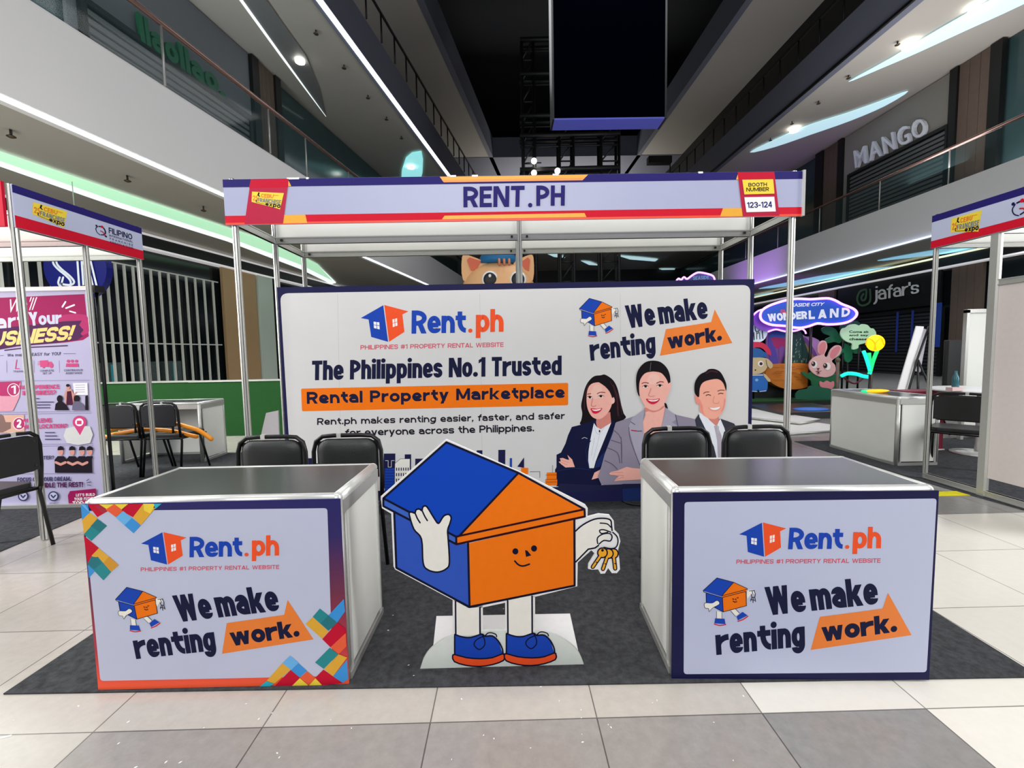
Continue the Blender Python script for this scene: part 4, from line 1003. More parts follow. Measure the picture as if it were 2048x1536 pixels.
a.line(sh([(640, 330), (560, 480), (610, 760)], 960), 10, SUITN2, smooth=2); a.line(sh([(500, 295), (540, 275), (585, 295)], 960), 8, SHRTD)
a.poly(sh([(270, 548), (345, 620), (388, 740), (240, 745), (180, 700), (130, 655), (165, 645), (150, 600), (200, 595), (260, 620), (300, 628)], 960), SK)
a.line(sh([(160, 620), (290, 670)], 960), 7, SKD); a.line(sh([(150, 655), (270, 705)], 960), 7, SKD)
a.poly(sh([(790, 785), (790, 905), (655, 940), (700, 830)], 960), SK)
a.line(sh([(110, 800), (380, 760), (650, 790)], 960), 10, SUITN2, smooth=2)
a.flush('portrait_woman_in_navy', bdb)
# man, zoom (1250,720) /8
a.crop(1250, 720, .125)
a.poly([(1085, 885), (1020, 980), (1035, 1240), (1050, 1900), (1700, 1900), (1725, 1540), (1725, 1160), (1660, 1040), (1560, 1000), (1440, 960), (1300, 1000)], SUITD)
a.poly([(1090, 860), (1100, 930), (1190, 1110), (1330, 1400), (1400, 1700), (1640, 1700), (1600, 1536), (1500, 1110), (1435, 960), (1370, 1060), (1200, 900)], SHRT)
a.poly([(1190, 880), (1260, 980), (1350, 1062), (1385, 1060), (1412, 1000), (1412, 880)], SKD)
a.poly([(1330, 1075), (1380, 1055), (1410, 1085), (1410, 1130), (1450, 1220), (1530, 1700), (1400, 1700), (1380, 1300), (1345, 1130)], TIE); a.line([(1390, 1080), (1400, 1190)], 10, SHRTD)
a.poly([(1035, 575), (1095, 610), (1090, 720), (1050, 712), (1030, 640)], MSKR, smooth=3)
a.poly([(1120, 400), (1085, 520), (1095, 700), (1110, 840), (1200, 930), (1330, 965), (1425, 910), (1495, 810), (1525, 650), (1528, 500), (1480, 370), (1300, 320)], MSK, smooth=4)
a.poly([(1100, 640), (1150, 760), (1170, 880), (1230, 930), (1130, 860), (1095, 720)], MSKR, smooth=3); a.poly([(1500, 640), (1480, 760), (1440, 860), (1490, 800), (1522, 680)], MSKR, smooth=3)
a.poly([(1200, 210), (1110, 255), (1040, 350), (1018, 450), (1030, 560), (1090, 612), (1105, 480), (1150, 390), (1250, 345), (1400, 330), (1480, 390), (1515, 480), (1530, 520), (1535, 420), (1490, 300), (1430, 210), (1340, 168), (1250, 172)], HB, smooth=4)
a.line([(1210, 240), (1290, 200), (1390, 220)], 22, HBR, smooth=4)
a.line([(1165, 556), (1200, 535), (1255, 533)], 12, BRW, smooth=3); a.line([(1395, 520), (1440, 505), (1500, 508)], 12, BRW, smooth=3)
a.line([(1205, 590), (1240, 575), (1280, 588)], 12, EYE, smooth=3); a.line([(1405, 568), (1440, 554), (1480, 562)], 12, EYE, smooth=3)
a.line([(1340, 600), (1318, 680), (1340, 712), (1400, 715), (1410, 690)], 8, SKD, smooth=3)
a.poly([(1240, 782), (1340, 780), (1440, 764), (1415, 815), (1350, 838), (1290, 826)], MSKR, smooth=3); a.poly([(1262, 785), (1340, 786), (1432, 770), (1405, 805), (1345, 820), (1295, 810)], TEE, smooth=3)
a.flush('portrait_man_in_suit', bdb)
# woman in grey
a.crop(1090, 720, .125)
a.poly([(1815, 690), (1850, 720), (1872, 790), (1800, 800)], HB)
a.poly([(1620, 30), (1500, 62), (1400, 170), (1363, 300), (1368, 450), (1385, 540), (1420, 590), (1500, 500), (1850, 520), (1885, 440), (1912, 370), (1900, 250), (1850, 140), (1750, 52)], HB, smooth=4)
a.poly([(1500, 740), (1490, 860), (1470, 1000), (1485, 1340), (1600, 1360), (1770, 1140), (1800, 980), (1830, 800), (1810, 700)], SK)
a.poly([(1500, 770), (1490, 850), (1560, 830), (1640, 850), (1760, 810), (1820, 740), (1700, 800), (1600, 810)], SKD, smooth=3)
a.poly([(1890, 385), (1925, 400), (1905, 500), (1865, 570), (1860, 450)], SK, smooth=3)
a.poly([(1610, 205), (1500, 235), (1425, 340), (1410, 480), (1425, 600), (1480, 715), (1560, 795), (1650, 822), (1740, 795), (1815, 710), (1862, 600), (1885, 480), (1860, 350), (1780, 240), (1700, 210)], SK, smooth=4)
a.poly([(1600, 240), (1540, 330), (1560, 400), (1680, 400), (1740, 320), (1700, 250)], SKL, smooth=4)
a.line([(1600, 60), (1585, 190)], 7, mat('hair_parting', (96, 100, 98), .4))
a.line([(1455, 392), (1500, 376), (1560, 388)], 13, BRW, smooth=3); a.line([(1690, 388), (1745, 366), (1800, 372)], 13, BRW, smooth=3)
for cx, cyy in ((1508, 440), (1738, 430)):
    a.oval((cx, cyy), 44, 19, TEE); a.oval((cx+4, cyy-2), 23, 19, EYE); a.line([(cx-45, cyy), (cx, cyy-22), (cx+45, cyy-4)], 9, EYE, smooth=3)
a.line([(1600, 470), (1575, 540), (1560, 580), (1600, 598), (1655, 588)], 10, SKD, smooth=3)
a.poly([(1518, 634), (1570, 638), (1620, 648), (1738, 632), (1705, 690), (1630, 722), (1560, 695)], LIP, smooth=3); a.poly([(1548, 646), (1630, 658), (1722, 643), (1680, 672), (1600, 676)], TEE, smooth=3)
a.poly([(1480, 1300), (1560, 1350), (1700, 1300), (1640, 1760), (1500, 1760)], SHRT)
a.poly([(1495, 790), (1440, 870), (1200, 950), (1045, 1000), (1010, 1110), (960, 1250), (860, 1500), (805, 1700), (752, 1850), (800, 1960), (900, 2010), (1480, 2030), (1510, 1640), (1485, 1300), (1470, 1000), (1510, 880)], SUITG)
a.poly([(1830, 770), (1900, 830), (2000, 890), (2300, 960), (2335, 1140), (2335, 1960), (1480, 2030), (1510, 1600), (1750, 1130), (1790, 980)], SUITG)
a.poly([(1490, 800), (1300, 930), (1240, 1080), (1380, 1600), (1470, 1720), (1500, 1500), (1470, 1000)], SUITGL); a.poly([(1835, 780), (1990, 890), (2010, 960), (1930, 1010), (2020, 1060), (1760, 1500), (1510, 1700), (1750, 1130), (1800, 960)], SUITGL)
for L_ in ([(1245, 1080), (1270, 1280), (1420, 1680)], [(1275, 995), (1340, 1040)], [(1010, 1130), (1120, 1260), (1130, 1580)], [(960, 1280), (1110, 1330)], [(900, 1400), (1060, 1480), (1100, 1640)], [(860, 1600), (980, 1660), (1060, 1740)], [(1120, 1240), (1130, 1640)], [(1990, 890), (2040, 1120)]): a.line(L_, 12, SUITGD, smooth=3)
a.line([(1285, 1130), (1370, 1140)], 16, RED); a.line([(1380, 1142), (1450, 1142)], 14, SUITGD)
a.poly(sh([(930, 845), (960, 820), (1060, 800), (1210, 742), (1300, 762), (1470, 778), (1500, 940), (1100, 958), (1010, 965), (1040, 925), (1085, 888), (950, 862)], 960), SK)
a.line(sh([(960, 835), (1150, 830)], 960), 7, SKD); a.line(sh([(950, 865), (1160, 880)], 960), 8, SKD); a.line(sh([(1040, 935), (1160, 905)], 960), 7, SKD)
a.flush('portrait_woman_in_grey', bdb)
a.crop()
a.poly([(588, 978), (1486, 967), (1489, 997), (583, 1006)], NAVY)
a.poly([(1232, 966), (1486, 966), (1489, 997), (1234, 999)], mat('deep_blue_print', (6, 32, 88), .5))
a.poly([(1108, 964), (1190, 968), (1300, 965), (1300, 972), (1100, 984)], mat('deep_navy_print', (8, 14, 56), .5))
a.flush('base_band', bdb)
# ================================================================== COUNTERS
LX, LY, LA, RX, RY, RA, CH, CD = -1.1597, 1.6827, -.0045, 1.1357, 1.6402, -.0445, .783, .5
def counter(root, x, y, ang, H, D, Wd=1.0, side_panels=True, front=None, open_back=True, top=CTOP):
    ca, sa = math.cos(ang), math.sin(ang)
    T = lambda u, w_, z: Vector((x+u*ca-w_*sa, y+u*sa+w_*ca, max(z, .0066)))
    def bx(q, u0, u1, w0, w1, z0, z1, m):
        q.hexa([T(u0, w0, z0), T(u1, w0, z0), T(u1, w1, z0), T(u0, w1, z0), T(u0, w0, z1), T(u1, w0, z1), T(u1, w1, z1), T(u0, w1, z1)], m)
    h = Wd/2
    q = MB(); bx(q, -h+.02, h-.02, .02, D-.02, H-.02, H-.004, top); q.build('worktop', root)
    r = .022; z = H-r
    for nm, a_, b_ in (('top_rail', T(-h+r, r, z), T(h-r, r, z)), ('top_rail', T(-h+r, D-r, z), T(h-r, D-r, z)), ('top_rail', T(-h+r, r, z), T(-h+r, D-r, z)), ('top_rail', T(h-r, r, z), T(h-r, D-r, z))):
        q = MB(); q.tube([a_, b_], r, ALUW, 12); q.build(nm, root)
    for u in (-h+r, h-r):
        for w_ in (r, D-r):
            q = MB(); q.ball(T(u, w_, z), r*1.03, ALUW, 12, 8)
            q.tube([T(u, w_, .0), T(u, w_, z)], r*.95, ALU, 12); q.build('corner_post', root)
    for u in (-h+.008, h-.008):
        q = MB(); bx(q, u-.004, u+.004, r*2, D-r*2, .05, H-.08, WPAN); q.build('side_panel', root)
        q = MB(); e = .011
        bx(q, u-e, u+e, r, D-r, H-.085, H-.03, ALU); bx(q, u-e, u+e, r, D-r, .0, .035, ALU)
        bx(q, u-e, u+e, r*2, r*2+.01, .03, H-.08, ALUW); bx(q, u-e, u+e, D-r*2-.01, D-r*2, .03, H-.08, ALUW); q.build('side_frame', root)
    q = MB(); bx(q, -h+.03, h-.03, .006, .014, .04, H-.05, WPAN); bx(q, -h+.02, h-.02, 0, .02, .0, .035, ALU); bx(q, -h+.02, h-.02, 0, .02, H-.085, H-.03, ALU); q.build('front_panel', root)
    if open_back:
        q = MB(); bx(q, -h+.02, h-.02, D-.02, D, H-.085, H-.03, ALU); bx(q, -h+.02, h-.02, D-.02, D, 0, .035, ALU); q.build('back_frame', root)
        q = MB(); bx(q, -h+.03, h-.03, .03, D-.03, .38, .395, WPAN); q.build('shelf', root)
    return T
cl = thing('display_counter', (LX, LY+.25, 0), 'left display counter, white panels, black top and a banner with colourful square patterns', 'counter')
T = counter(cl, LX, LY, LA, CH, CD)
ZT = .766
def grad_mat():
    M = bpy.data.materials.new('violet_to_orange_print'); M.use_nodes = True; nt = M.node_tree; N = nt.nodes; L = nt.links; b = N['Principled BSDF']
    tc = N.new('ShaderNodeTexCoord'); sp_ = N.new('ShaderNodeSeparateXYZ'); r = N.new('ShaderNodeValToRGB')
    mr = N.new('ShaderNodeMapRange'); mr.inputs[2].default_value = .77
    L.new(tc.outputs['Object'], sp_.inputs[0]); L.new(sp_.outputs['Z'], mr.inputs[0]); L.new(mr.outputs[0], r.inputs[0]); L.new(r.outputs[0], b.inputs['Base Color'])
    cs = [(0, (240, 90, 50)), (.07, (228, 70, 44)), (.22, (170, 40, 60)), (.5, (104, 36, 64)), (.8, (34, 24, 90)), (1, (22, 20, 92))]
    e = r.color_ramp.elements
    for i, (p_, c_) in enumerate(cs):
        el = e[i] if i < 2 and i == 0 else (e[1] if i == 1 else e.new(p_)); el.position = p_; el.color = tuple(min(1, lin(v)*1.2) for v in c_)+(1,)
    b.inputs['Roughness'].default_value = .4
    return M
GRD = grad_mat()
LQ = [(161, 1001.5), (683.4, 992), (701, 1376), (206, 1378)]
def front_plane(T, quad, z0, z1, h=.5, off=-.006):
    o = T(-h, off, z0); return quad_plane(quad, o, T(h, off, z0)-o, Vector((0, 0, z1-z0)))
fp1 = front_plane(T, LQ, .006, ZT, .5, -.006); nL = (T(0, -1, 0)-T(0, 0, 0))
ban = MB()
# vinyl banner: thin sheet with a gently waved lower hem
vs = []; fs = []; NU, NV = 40, 14
for j in range(NV+1):
    for i in range(NU+1):
        u = -.5+i/NU; v = j/NV; z = .006+v*(ZT-.006)
        vs.append(T(u, -.0055, z))
for j in range(NV):
    for i in range(NU): k = j*(NU+1)+i; fs.append((k, k+1, k+NU+2, k+NU+1))
ban.add(vs, fs, GRD)
ban.add([T(-.5, -.0055, .006), T(.5, -.0055, .006), T(.5, .001, .006), T(-.5, .001, .006), T(-.5, -.0055, ZT), T(.5, -.0055, ZT), T(.5, .001, ZT), T(-.5, .001, ZT)], [(4, 5, 6, 7), (0, 3, 2, 1), (1, 2, 6, 5), (0, 4, 7, 3)], GRD)
clb = ban.build('vinyl_banner', cl)
a = Art(fp1, nL, base=.0006, step=.00005); a.crop(150, 900, .31904)
a.rrect([(52, 362), (1592, 350), (1627, 1440), (188, 1442)], 22, LAV)
a.flush('printed_field', clb)
C_ = {'c': RED, 'b': mat('sky_blue_print', (44, 136, 204), .45), 'g': mat('mustard_print', (212, 158, 40), .45), 't': mat('teal_print', (10, 126, 132), .45), 'o': mat('tomato_print', (222, 84, 44), .45), 'y': YEL, 'k': mat('cyan_print', (30, 168, 190), .45), 'd': mat('dark_teal_print', (10, 106, 116), .45), 'h': mat('pale_blue_print', (96, 168, 220), .45), 'm': mat('deep_mustard_print', (196, 138, 30), .45), 'r': mat('deep_crimson_print', (160, 20, 48), .45)}
for k_, P_ in [('c', [(75, 318), (150, 318), (215, 356), (140, 402)]), ('r', [(120, 330), (165, 325), (215, 356), (175, 380)]), ('b', [(35, 318), (78, 320), (92, 372), (46, 424)]), ('h', [(35, 318), (60, 318), (92, 372)]),
    ('g', [(92, 372), (142, 408), (62, 512), (46, 420)]), ('t', [(142, 412), (202, 458), (108, 555), (60, 512)]), ('d', [(142, 412), (202, 458), (160, 500), (100, 460)]),
    ('c', [(60, 520), (155, 600), (88, 700)]), ('g', [(155, 602), (282, 712), (235, 754), (112, 650)]), ('m', [(220, 655), (282, 712), (235, 754), (180, 705)]), ('t', [(150, 655), (236, 755), (190, 808), (88, 702)]), ('d', [(112, 655), (150, 660), (175, 700), (130, 738), (88, 702)]), ('b', [(90, 706), (136, 748), (100, 792)]),
    ('y', [(150, 318), (245, 318), (198, 350)]), ('o', [(190, 352), (245, 316), (300, 360), (255, 402)]), ('y', [(245, 317), (330, 316), (290, 352)]), ('c', [(330, 316), (425, 315), (365, 405), (290, 360)]),
    ('b', [(300, 362), (412, 455), (368, 507), (255, 405)]), ('h', [(300, 362), (355, 408), (310, 455), (255, 405)]), ('g', [(425, 315), (500, 345), (412, 455), (362, 403)]), ('y', [(425, 315), (500, 315), (470, 380), (430, 360)]), ('k', [(490, 315), (540, 315), (500, 350)]),
    ('b', [(1698, 945), (1706, 1025), (1655, 1097), (1600, 1050)]), ('t', [(1545, 1005), (1600, 1050), (1655, 1098), (1600, 1150), (1500, 1058)]), ('d', [(1600, 1050), (1655, 1098), (1600, 1150), (1550, 1100)]), ('g', [(1500, 1060), (1600, 1153), (1560, 1200), (1453, 1103)]),
    ('c', [(1655, 1098), (1708, 1140), (1712, 1170), (1612, 1255), (1560, 1202)]), ('o', [(1710, 1165), (1714, 1250), (1665, 1300), (1612, 1255)]), ('t', [(1608, 1257), (1662, 1300), (1570, 1392), (1515, 1350)]), ('g', [(1665, 1300), (1718, 1322), (1628, 1440), (1572, 1393)]), ('b', [(1719, 1335), (1724, 1460), (1690, 1482), (1628, 1440)]),
    ('c', [(1568, 1396), (1690, 1484), (1560, 1496), (1518, 1445)]), ('b', [(1358, 1303), (1465, 1402), (1420, 1442), (1310, 1350)]), ('h', [(1358, 1303), (1412, 1350), (1365, 1395), (1310, 1350)]), ('g', [(1310, 1350), (1362, 1392), (1262, 1478), (1212, 1460)]), ('c', [(1362, 1394), (1418, 1442), (1385, 1494), (1262, 1494)]),
    ('o', [(1465, 1404), (1518, 1448), (1478, 1492), (1420, 1445)]), ('y', [(1420, 1447), (1474, 1494), (1372, 1494)]), ('y', [(1518, 1450), (1560, 1494), (1478, 1494)]), ('k', [(1212, 1462), (1258, 1478), (1235, 1494), (1170, 1494)])]:
    a.poly(P_, C_[k_])
    if k_ == 'k' and P_[0] == (490, 315): a.flush('coloured_squares', clb)
a.flush('coloured_squares', clb)
gL = hom([(680, 318), (860, 213), (905, 510), (1828, 435)], [(150+415*.31904, 900+575*.31904), (150+548*.31904, 900+501*.31904), (150+584*.31904, 900+711*.31904), (150+1284*.31904, 900+661*.31904)])
rent_logo(a, 'company_logo', clb, gL)
gT = hom([(1595, 255), (1740, 530), (1140, 632), (560, 160)], [(150+x*.31904, 900+y*.31904) for x, y in ((1340, 948), (1505, 1203), (932, 1285), (333, 853))])
tagline(a, clb, gT)
cr_ = thing('display_counter', (RX, RY+.25, 0), 'right display counter, white panels, black top and a navy-bordered front print', 'counter')
T = counter(cr_, RX, RY, RA, CH, CD)
q = MB(); q.hexa([T(-.5, -.006, .006), T(.5, -.006, .006), T(.5, 0, .006), T(-.5, 0, .006), T(-.5, -.006, ZT), T(.5, -.006, ZT), T(.5, 0, ZT), T(-.5, 0, ZT)], NAVY); crb = q.build('front_board', cr_)
RQ = [(1345, 980), (1876, 974), (1856, 1361), (1341, 1359.5)]
fp2 = front_plane(T, RQ, .006, ZT, .5, -.006); nR_ = (T(0, -1, 0)-T(0, 0, 0))
a = Art(fp2, nR_, base=.0006, step=.00005); a.crop(1260, 880, .32553)
a.rrect([(330, 365), (1877, 338), (1815, 1428), (322, 1445)], 22, LAVF); a.flush('printed_field', crb)
gL = hom([(680, 318), (860, 213), (905, 510), (1828, 435)], [(1260+x*.32553, 880+y*.32553) for x, y in ((664, 566), (806, 491), (821, 706), (1533, 653))])
rent_logo(a, 'company_logo', crb, gL)
gT = hom([(1595, 255), (1740, 530), (1140, 632), (560, 160)], [(1260+x*.32553, 880+y*.32553) for x, y in ((1577, 930), (1722, 1195), (1102, 1290), (527, 838))])
tagline(a, crb, gT)
# ================================================================== HOUSE STANDEE
SY = 1.752
st = thing('house_standee', (0, SY, 0), 'orange and blue house-shaped cardboard standee with arms, keys and blue shoes', 'standee')
A_ = lambda P_: [(740+x*.25, 860+y*.25) for x, y in P_]
D_ = lambda P_: [(820+x*.1875, 1180+y*.1875) for x, y in P_]
S3 = lambda x, y: aty(x, y, SY)
BRD = mat('white_cut_board', (226, 230, 228), .45, k=1.25, noise=.02, scale=4)
q = MB()
body = A_([(610, 75), (1200, 335), (1722, 598), (1742, 625), (1740, 695), (1830, 672), (1915, 680), (1950, 725), (1955, 800), (1990, 835), (2003, 890), (1985, 960), (1995, 1040), (2000, 1115), (1975, 1145), (1935, 1145), (1905, 1105), (1880, 1148), (1845, 1150), (1825, 1115), (1775, 1118), (1745, 1110), (1748, 1075), (1800, 990), (1770, 962), (1662, 1060), (1658, 1250), (1318, 1335), (1080, 1382), (900, 1420), (790, 1430), (670, 1365), (200, 1115), (188, 1090), (170, 670), (95, 625), (87, 530), (600, 80)])
q.slab([S3(*p) for p in body], (0, .01, 0), BRD)
for P_ in ([(455, 110), (775, 110), (778, 500), (455, 520)], [(1015, 60), (1333, 60), (1336, 520), (1015, 520)]): q.slab([S3(*p) for p in D_(P_)], (0, .01, 0), BRD)
stb = q.build('cut_board', st)
q = MB(); MG = mat('pale_grey_print', (204, 210, 204), .45, k=1.25)
mound = catmull([(140, 745), (200, 652), (330, 543), (460, 492), (700, 448), (850, 435), (1000, 432), (1200, 436), (1500, 470), (1660, 542), (1780, 642), (1832, 735)], 3, False)+[(1857, 805), (105, 855)]
zz = min(S3(*p).z for p in D_(mound))
q.slab([Vector((S3(*p).x, SY-.002, max(0.0, S3(*p).z-zz))) for p in D_(mound)], (0, .012, 0), MG); q.build('base_mound', st)
q = MB(); b0 = atz(866, 1300, 0); 
pl_ = [atz(862, 1338, 0), atz(1162, 1332, 0), atz(1140, 1232, 0), atz(873, 1237, 0)]
q.slab([Vector((v.x, max(v.y, SY+.012), .013)) for v in pl_], (0, 0, -.01), PURE); q.build('foot_plate', st)
a = Art(S3, (0, -1, 0), step=.00005, base=.0024); a.hold = True; a.crop(740, 860, .25)
OUT = mat('navy_outline', (16, 16, 44), .7, k=1, spec=.12); OUTM = mat('maroon_outline', (44, 8, 24), .7, k=1, spec=.12); KEYO = mat('key_amber', (252, 160, 28), .45)
a.poly([(195, 655), (212, 1100), (795, 1412), (785, 905), (690, 915)], mat('blue_wall_print', (28, 74, 176), .45)); a.poly([(108, 545), (108, 605), (690, 920), (692, 850)], mat('blue_eave_print', (44, 90, 184), .45)); a.poly([(612, 97), (1187, 342), (715, 845), (690, 852), (108, 545)], BLUE2)
a.poly([(1187, 345), (1715, 632), (715, 845)], ORG); a.poly([(692, 850), (1715, 632), (1718, 690), (692, 912)], ORG, keep=True); a.poly([(785, 905), (1632, 712), (1634, 1242), (800, 1412)], ORG)
for P_ in ([(108, 545), (612, 97), (1187, 342), (1715, 632), (1718, 690), (692, 912), (108, 607), (108, 545), (690, 852), (692, 912)], [(1187, 342), (715, 845), (690, 852)], [(195, 655), (212, 1100), (795, 1412), (1636, 1242), (1634, 712)], [(785, 905), (797, 1410)]): a.line(P_, 17, OUT)
for P_ in ([(715, 845), (1715, 632)], [(692, 912), (1718, 690)]): a.line(P_, 16, OUTM)
a.flush('house_drawing', stb)
hand = [(315, 670), (335, 655), (360, 662), (370, 637), (395, 630), (416, 642), (424, 614), (448, 606), (472, 635), (515, 705), (548, 745), (580, 700), (600, 680), (632, 674), (650, 700), (640, 745), (622, 800), (626, 870), (636, 1055), (610, 1108), (540, 1134), (462, 1114), (426, 1058), (413, 870), (352, 790)]
a.poly(hand, CREAM, smooth=4); a.line(hand, 13, OUT, closed=True, smooth=4); a.line([(362, 662), (380, 705), (402, 740)], 12, OUT, smooth=3); a.line([(418, 642), (440, 690), (460, 722)], 12, OUT, smooth=3)
a.flush('raised_hand', stb)
a.oval((1163, 968), 24, 25, OUT); a.oval((1312, 945), 24, 25, OUT); a.poly([(1240, 958), (1258, 962), (1290, 1000), (1248, 1012)], OUT); a.line([(1158, 1045), (1188, 1075), (1225, 1085), (1275, 1070)], 13, OUT, smooth=4)
a.flush('face', stb)
a.poly([(1645, 805), (1700, 755), (1790, 712), (1870, 705), (1925, 722), (1940, 800), (1900, 860), (1830, 925), (1745, 950), (1645, 1052)], CREAM)
a.line([(1645, 805), (1700, 757), (1790, 712), (1870, 704), (1922, 718), (1930, 760), (1935, 800)], 12, OUT, smooth=3); a.line([(1645, 1052), (1745, 950), (1800, 940), (1826, 920)], 12, OUT); a.line([(1840, 742), (1895, 748), (1925, 775)], 10, OUT, smooth=3); a.line([(1925, 815), (1870, 795), (1835, 800), (1850, 825), (1900, 815)], 10, OUT, smooth=3)
a.line([(1820, 905), (1818, 860), (1860, 830), (1915, 825), (1935, 850), (1920, 885), (1870, 880), (1830, 910)], 10, OUT, smooth=3); a.line([(1940, 815), (1975, 850), (1982, 895), (1965, 935), (1925, 945), (1870, 935)], 10, OUT, smooth=3)
a.flush('hand_holding_keys', stb)
for hx, hy, tx, ty in ((1945, 985, 1960, 1105), (1905, 985, 1862, 1108), (1858, 978, 1780, 1092)):
    a.line([(hx, hy), (tx, ty)], 34, OUT); a.oval((hx, hy), 44, 44, OUT); a.oval((hx, hy), 33, 33, KEYO); a.line([(hx, hy), (tx, ty)], 16, KEYO); a.line([(tx-(tx-hx)*.35, ty-(ty-hy)*.35), (tx-(tx-hx)*.3+14, ty-(ty-hy)*.3)], 8, OUT)
a.oval((1858, 958), 11, 11, OUT); a.flush('keys', stb)
a.crop(820, 1180, .1875)
for dx, dy, xa, xb in ((0, 0, 487, 746), (550, -10, 1042, 1301)):
    tp = 175 if dx == 0 else 100
    a.poly([(xa, 110 if dx == 0 else 105), (630, 187) if dx == 0 else (1170, 75), (xb, 172 if dx == 0 else 50), (xb+4, 470), (xa, 485)], CREAM)
    a.line([(xa, 115 if dx == 0 else 108), (xa+3, 470)], 17, OUT); a.line([(xb, 180 if dx == 0 else 58), (xb+2, 462)], 17, OUT)
    s_ = lambda P_: [(x+dx, y+dy) for x, y in P_]
    shoe = [(480, 465), (560, 490), (650, 496), (765, 462), (800, 482), (880, 480), (950, 555), (988, 672), (880, 712), (750, 724), (600, 712), (478, 680)]
    a.poly(s_(shoe), BLUE); a.line(s_([(480, 465), (560, 492), (650, 498), (765, 462), (800, 485), (880, 482), (945, 540), (985, 620), (992, 672)]), 16, OUT, smooth=3); a.line(s_([(478, 470), (478, 690)]), 16, OUT)
    sole = [(456, 695), (482, 680), (600, 712), (750, 724), (880, 712), (985, 672), (1006, 692), (998, 742), (880, 786), (740, 806), (600, 794), (476, 755)]
    a.poly(s_(sole), ORG2); a.line(s_(sole), 15, OUT, closed=True, smooth=2)
    a.line(s_([(765, 462), (795, 520), (795, 580), (745, 625), (700, 600), (685, 560), (720, 515), (800, 478), (830, 452), (870, 448), (915, 465), (925, 490)]), 12, OUT, smooth=4)
    a.flush('leg_with_shoe', stb)
# ================================================================== CARPETS AND FLOOR ITEMS
def carpet(pts, label, z=.006):
    q = MB(); q.slab([Vector((x, y, z)) for x, y in pts], (0, 0, -z+.0005), CARP); return tag(q.build('carpet'), label, 'carpet')
carpet([(-2.03, 1.675), (2.08, 1.615), (2.13, 4.3), (-2.0, 4.3)], 'dark charcoal carpet under the two display counters and the house standee')
carpet([(-6.2, 3.0), (-3.56, 3.0), (-3.66, 4.3), (-2.95, 4.35), (-2.95, 6.05), (-6.2, 6.05)], 'charcoal carpet of the left neighbour booth, under the pink banner stand')
carpet([(4.15, 2.4), (7.5, 2.4), (7.5, 6.0), (4.0, 6.0), (4.0, 3.9)], 'charcoal carpet of the right neighbour booth')
q = MB(); q.box(2.9, 4.12, 3.69, 3.80, .001, .004, mat('yellow_tape', (236, 216, 10), .5)); tag(q.build('floor_tape'), 'bright yellow tape strip stuck across the grey floor, right side', 'tape')
q = MB(); pts = [atz(x, y, .012) for x, y in ((1243, 1001), (1252, 1006), (1266, 1010), (1290, 1011), (1320, 1008), (1400, 1000))]
q.tube(pts, .006, BLKT, 6); tag(q.build('power_cable'), 'black cable lying on the carpet beside the right counter', 'cable')
q = MB(); WSP = mat('paper_flake', (240, 240, 236), .7)
rs = random.Random(3)
for i in range(70):
    x = rs.uniform(-2.2, 1.2); y = rs.uniform(1.28, 2.3); s_ = rs.uniform(.002, .007); z = .0062 if y > 1.68 and abs(x) < 2 else .0008
    if rs.random() < .45: y = rs.uniform(1.3, 1.62); z = .0008
    an = rs.uniform(0, 3); c_, s2 = math.cos(an)*s_, math.sin(an)*s_
    q.add([(x-c_, y-s2, z), (x+s2*.5, y-c_*.5, z), (x+c_, y+s2, z), (x-s2*.5, y+c_*.5, z)], [(0, 1, 2, 3)], WSP)
p = atz(6, 1476, .0008); q.add([p+Vector(v) for v in ((-.02, -.008, 0), (.02, .006, 0), (.016, .014, 0), (-.024, 0, 0))], [(0, 1, 2, 3)], WSP)
tag(q.build('paper_flakes'), 'tiny white paper flakes scattered over carpet and tiles', 'litter', kind='stuff')
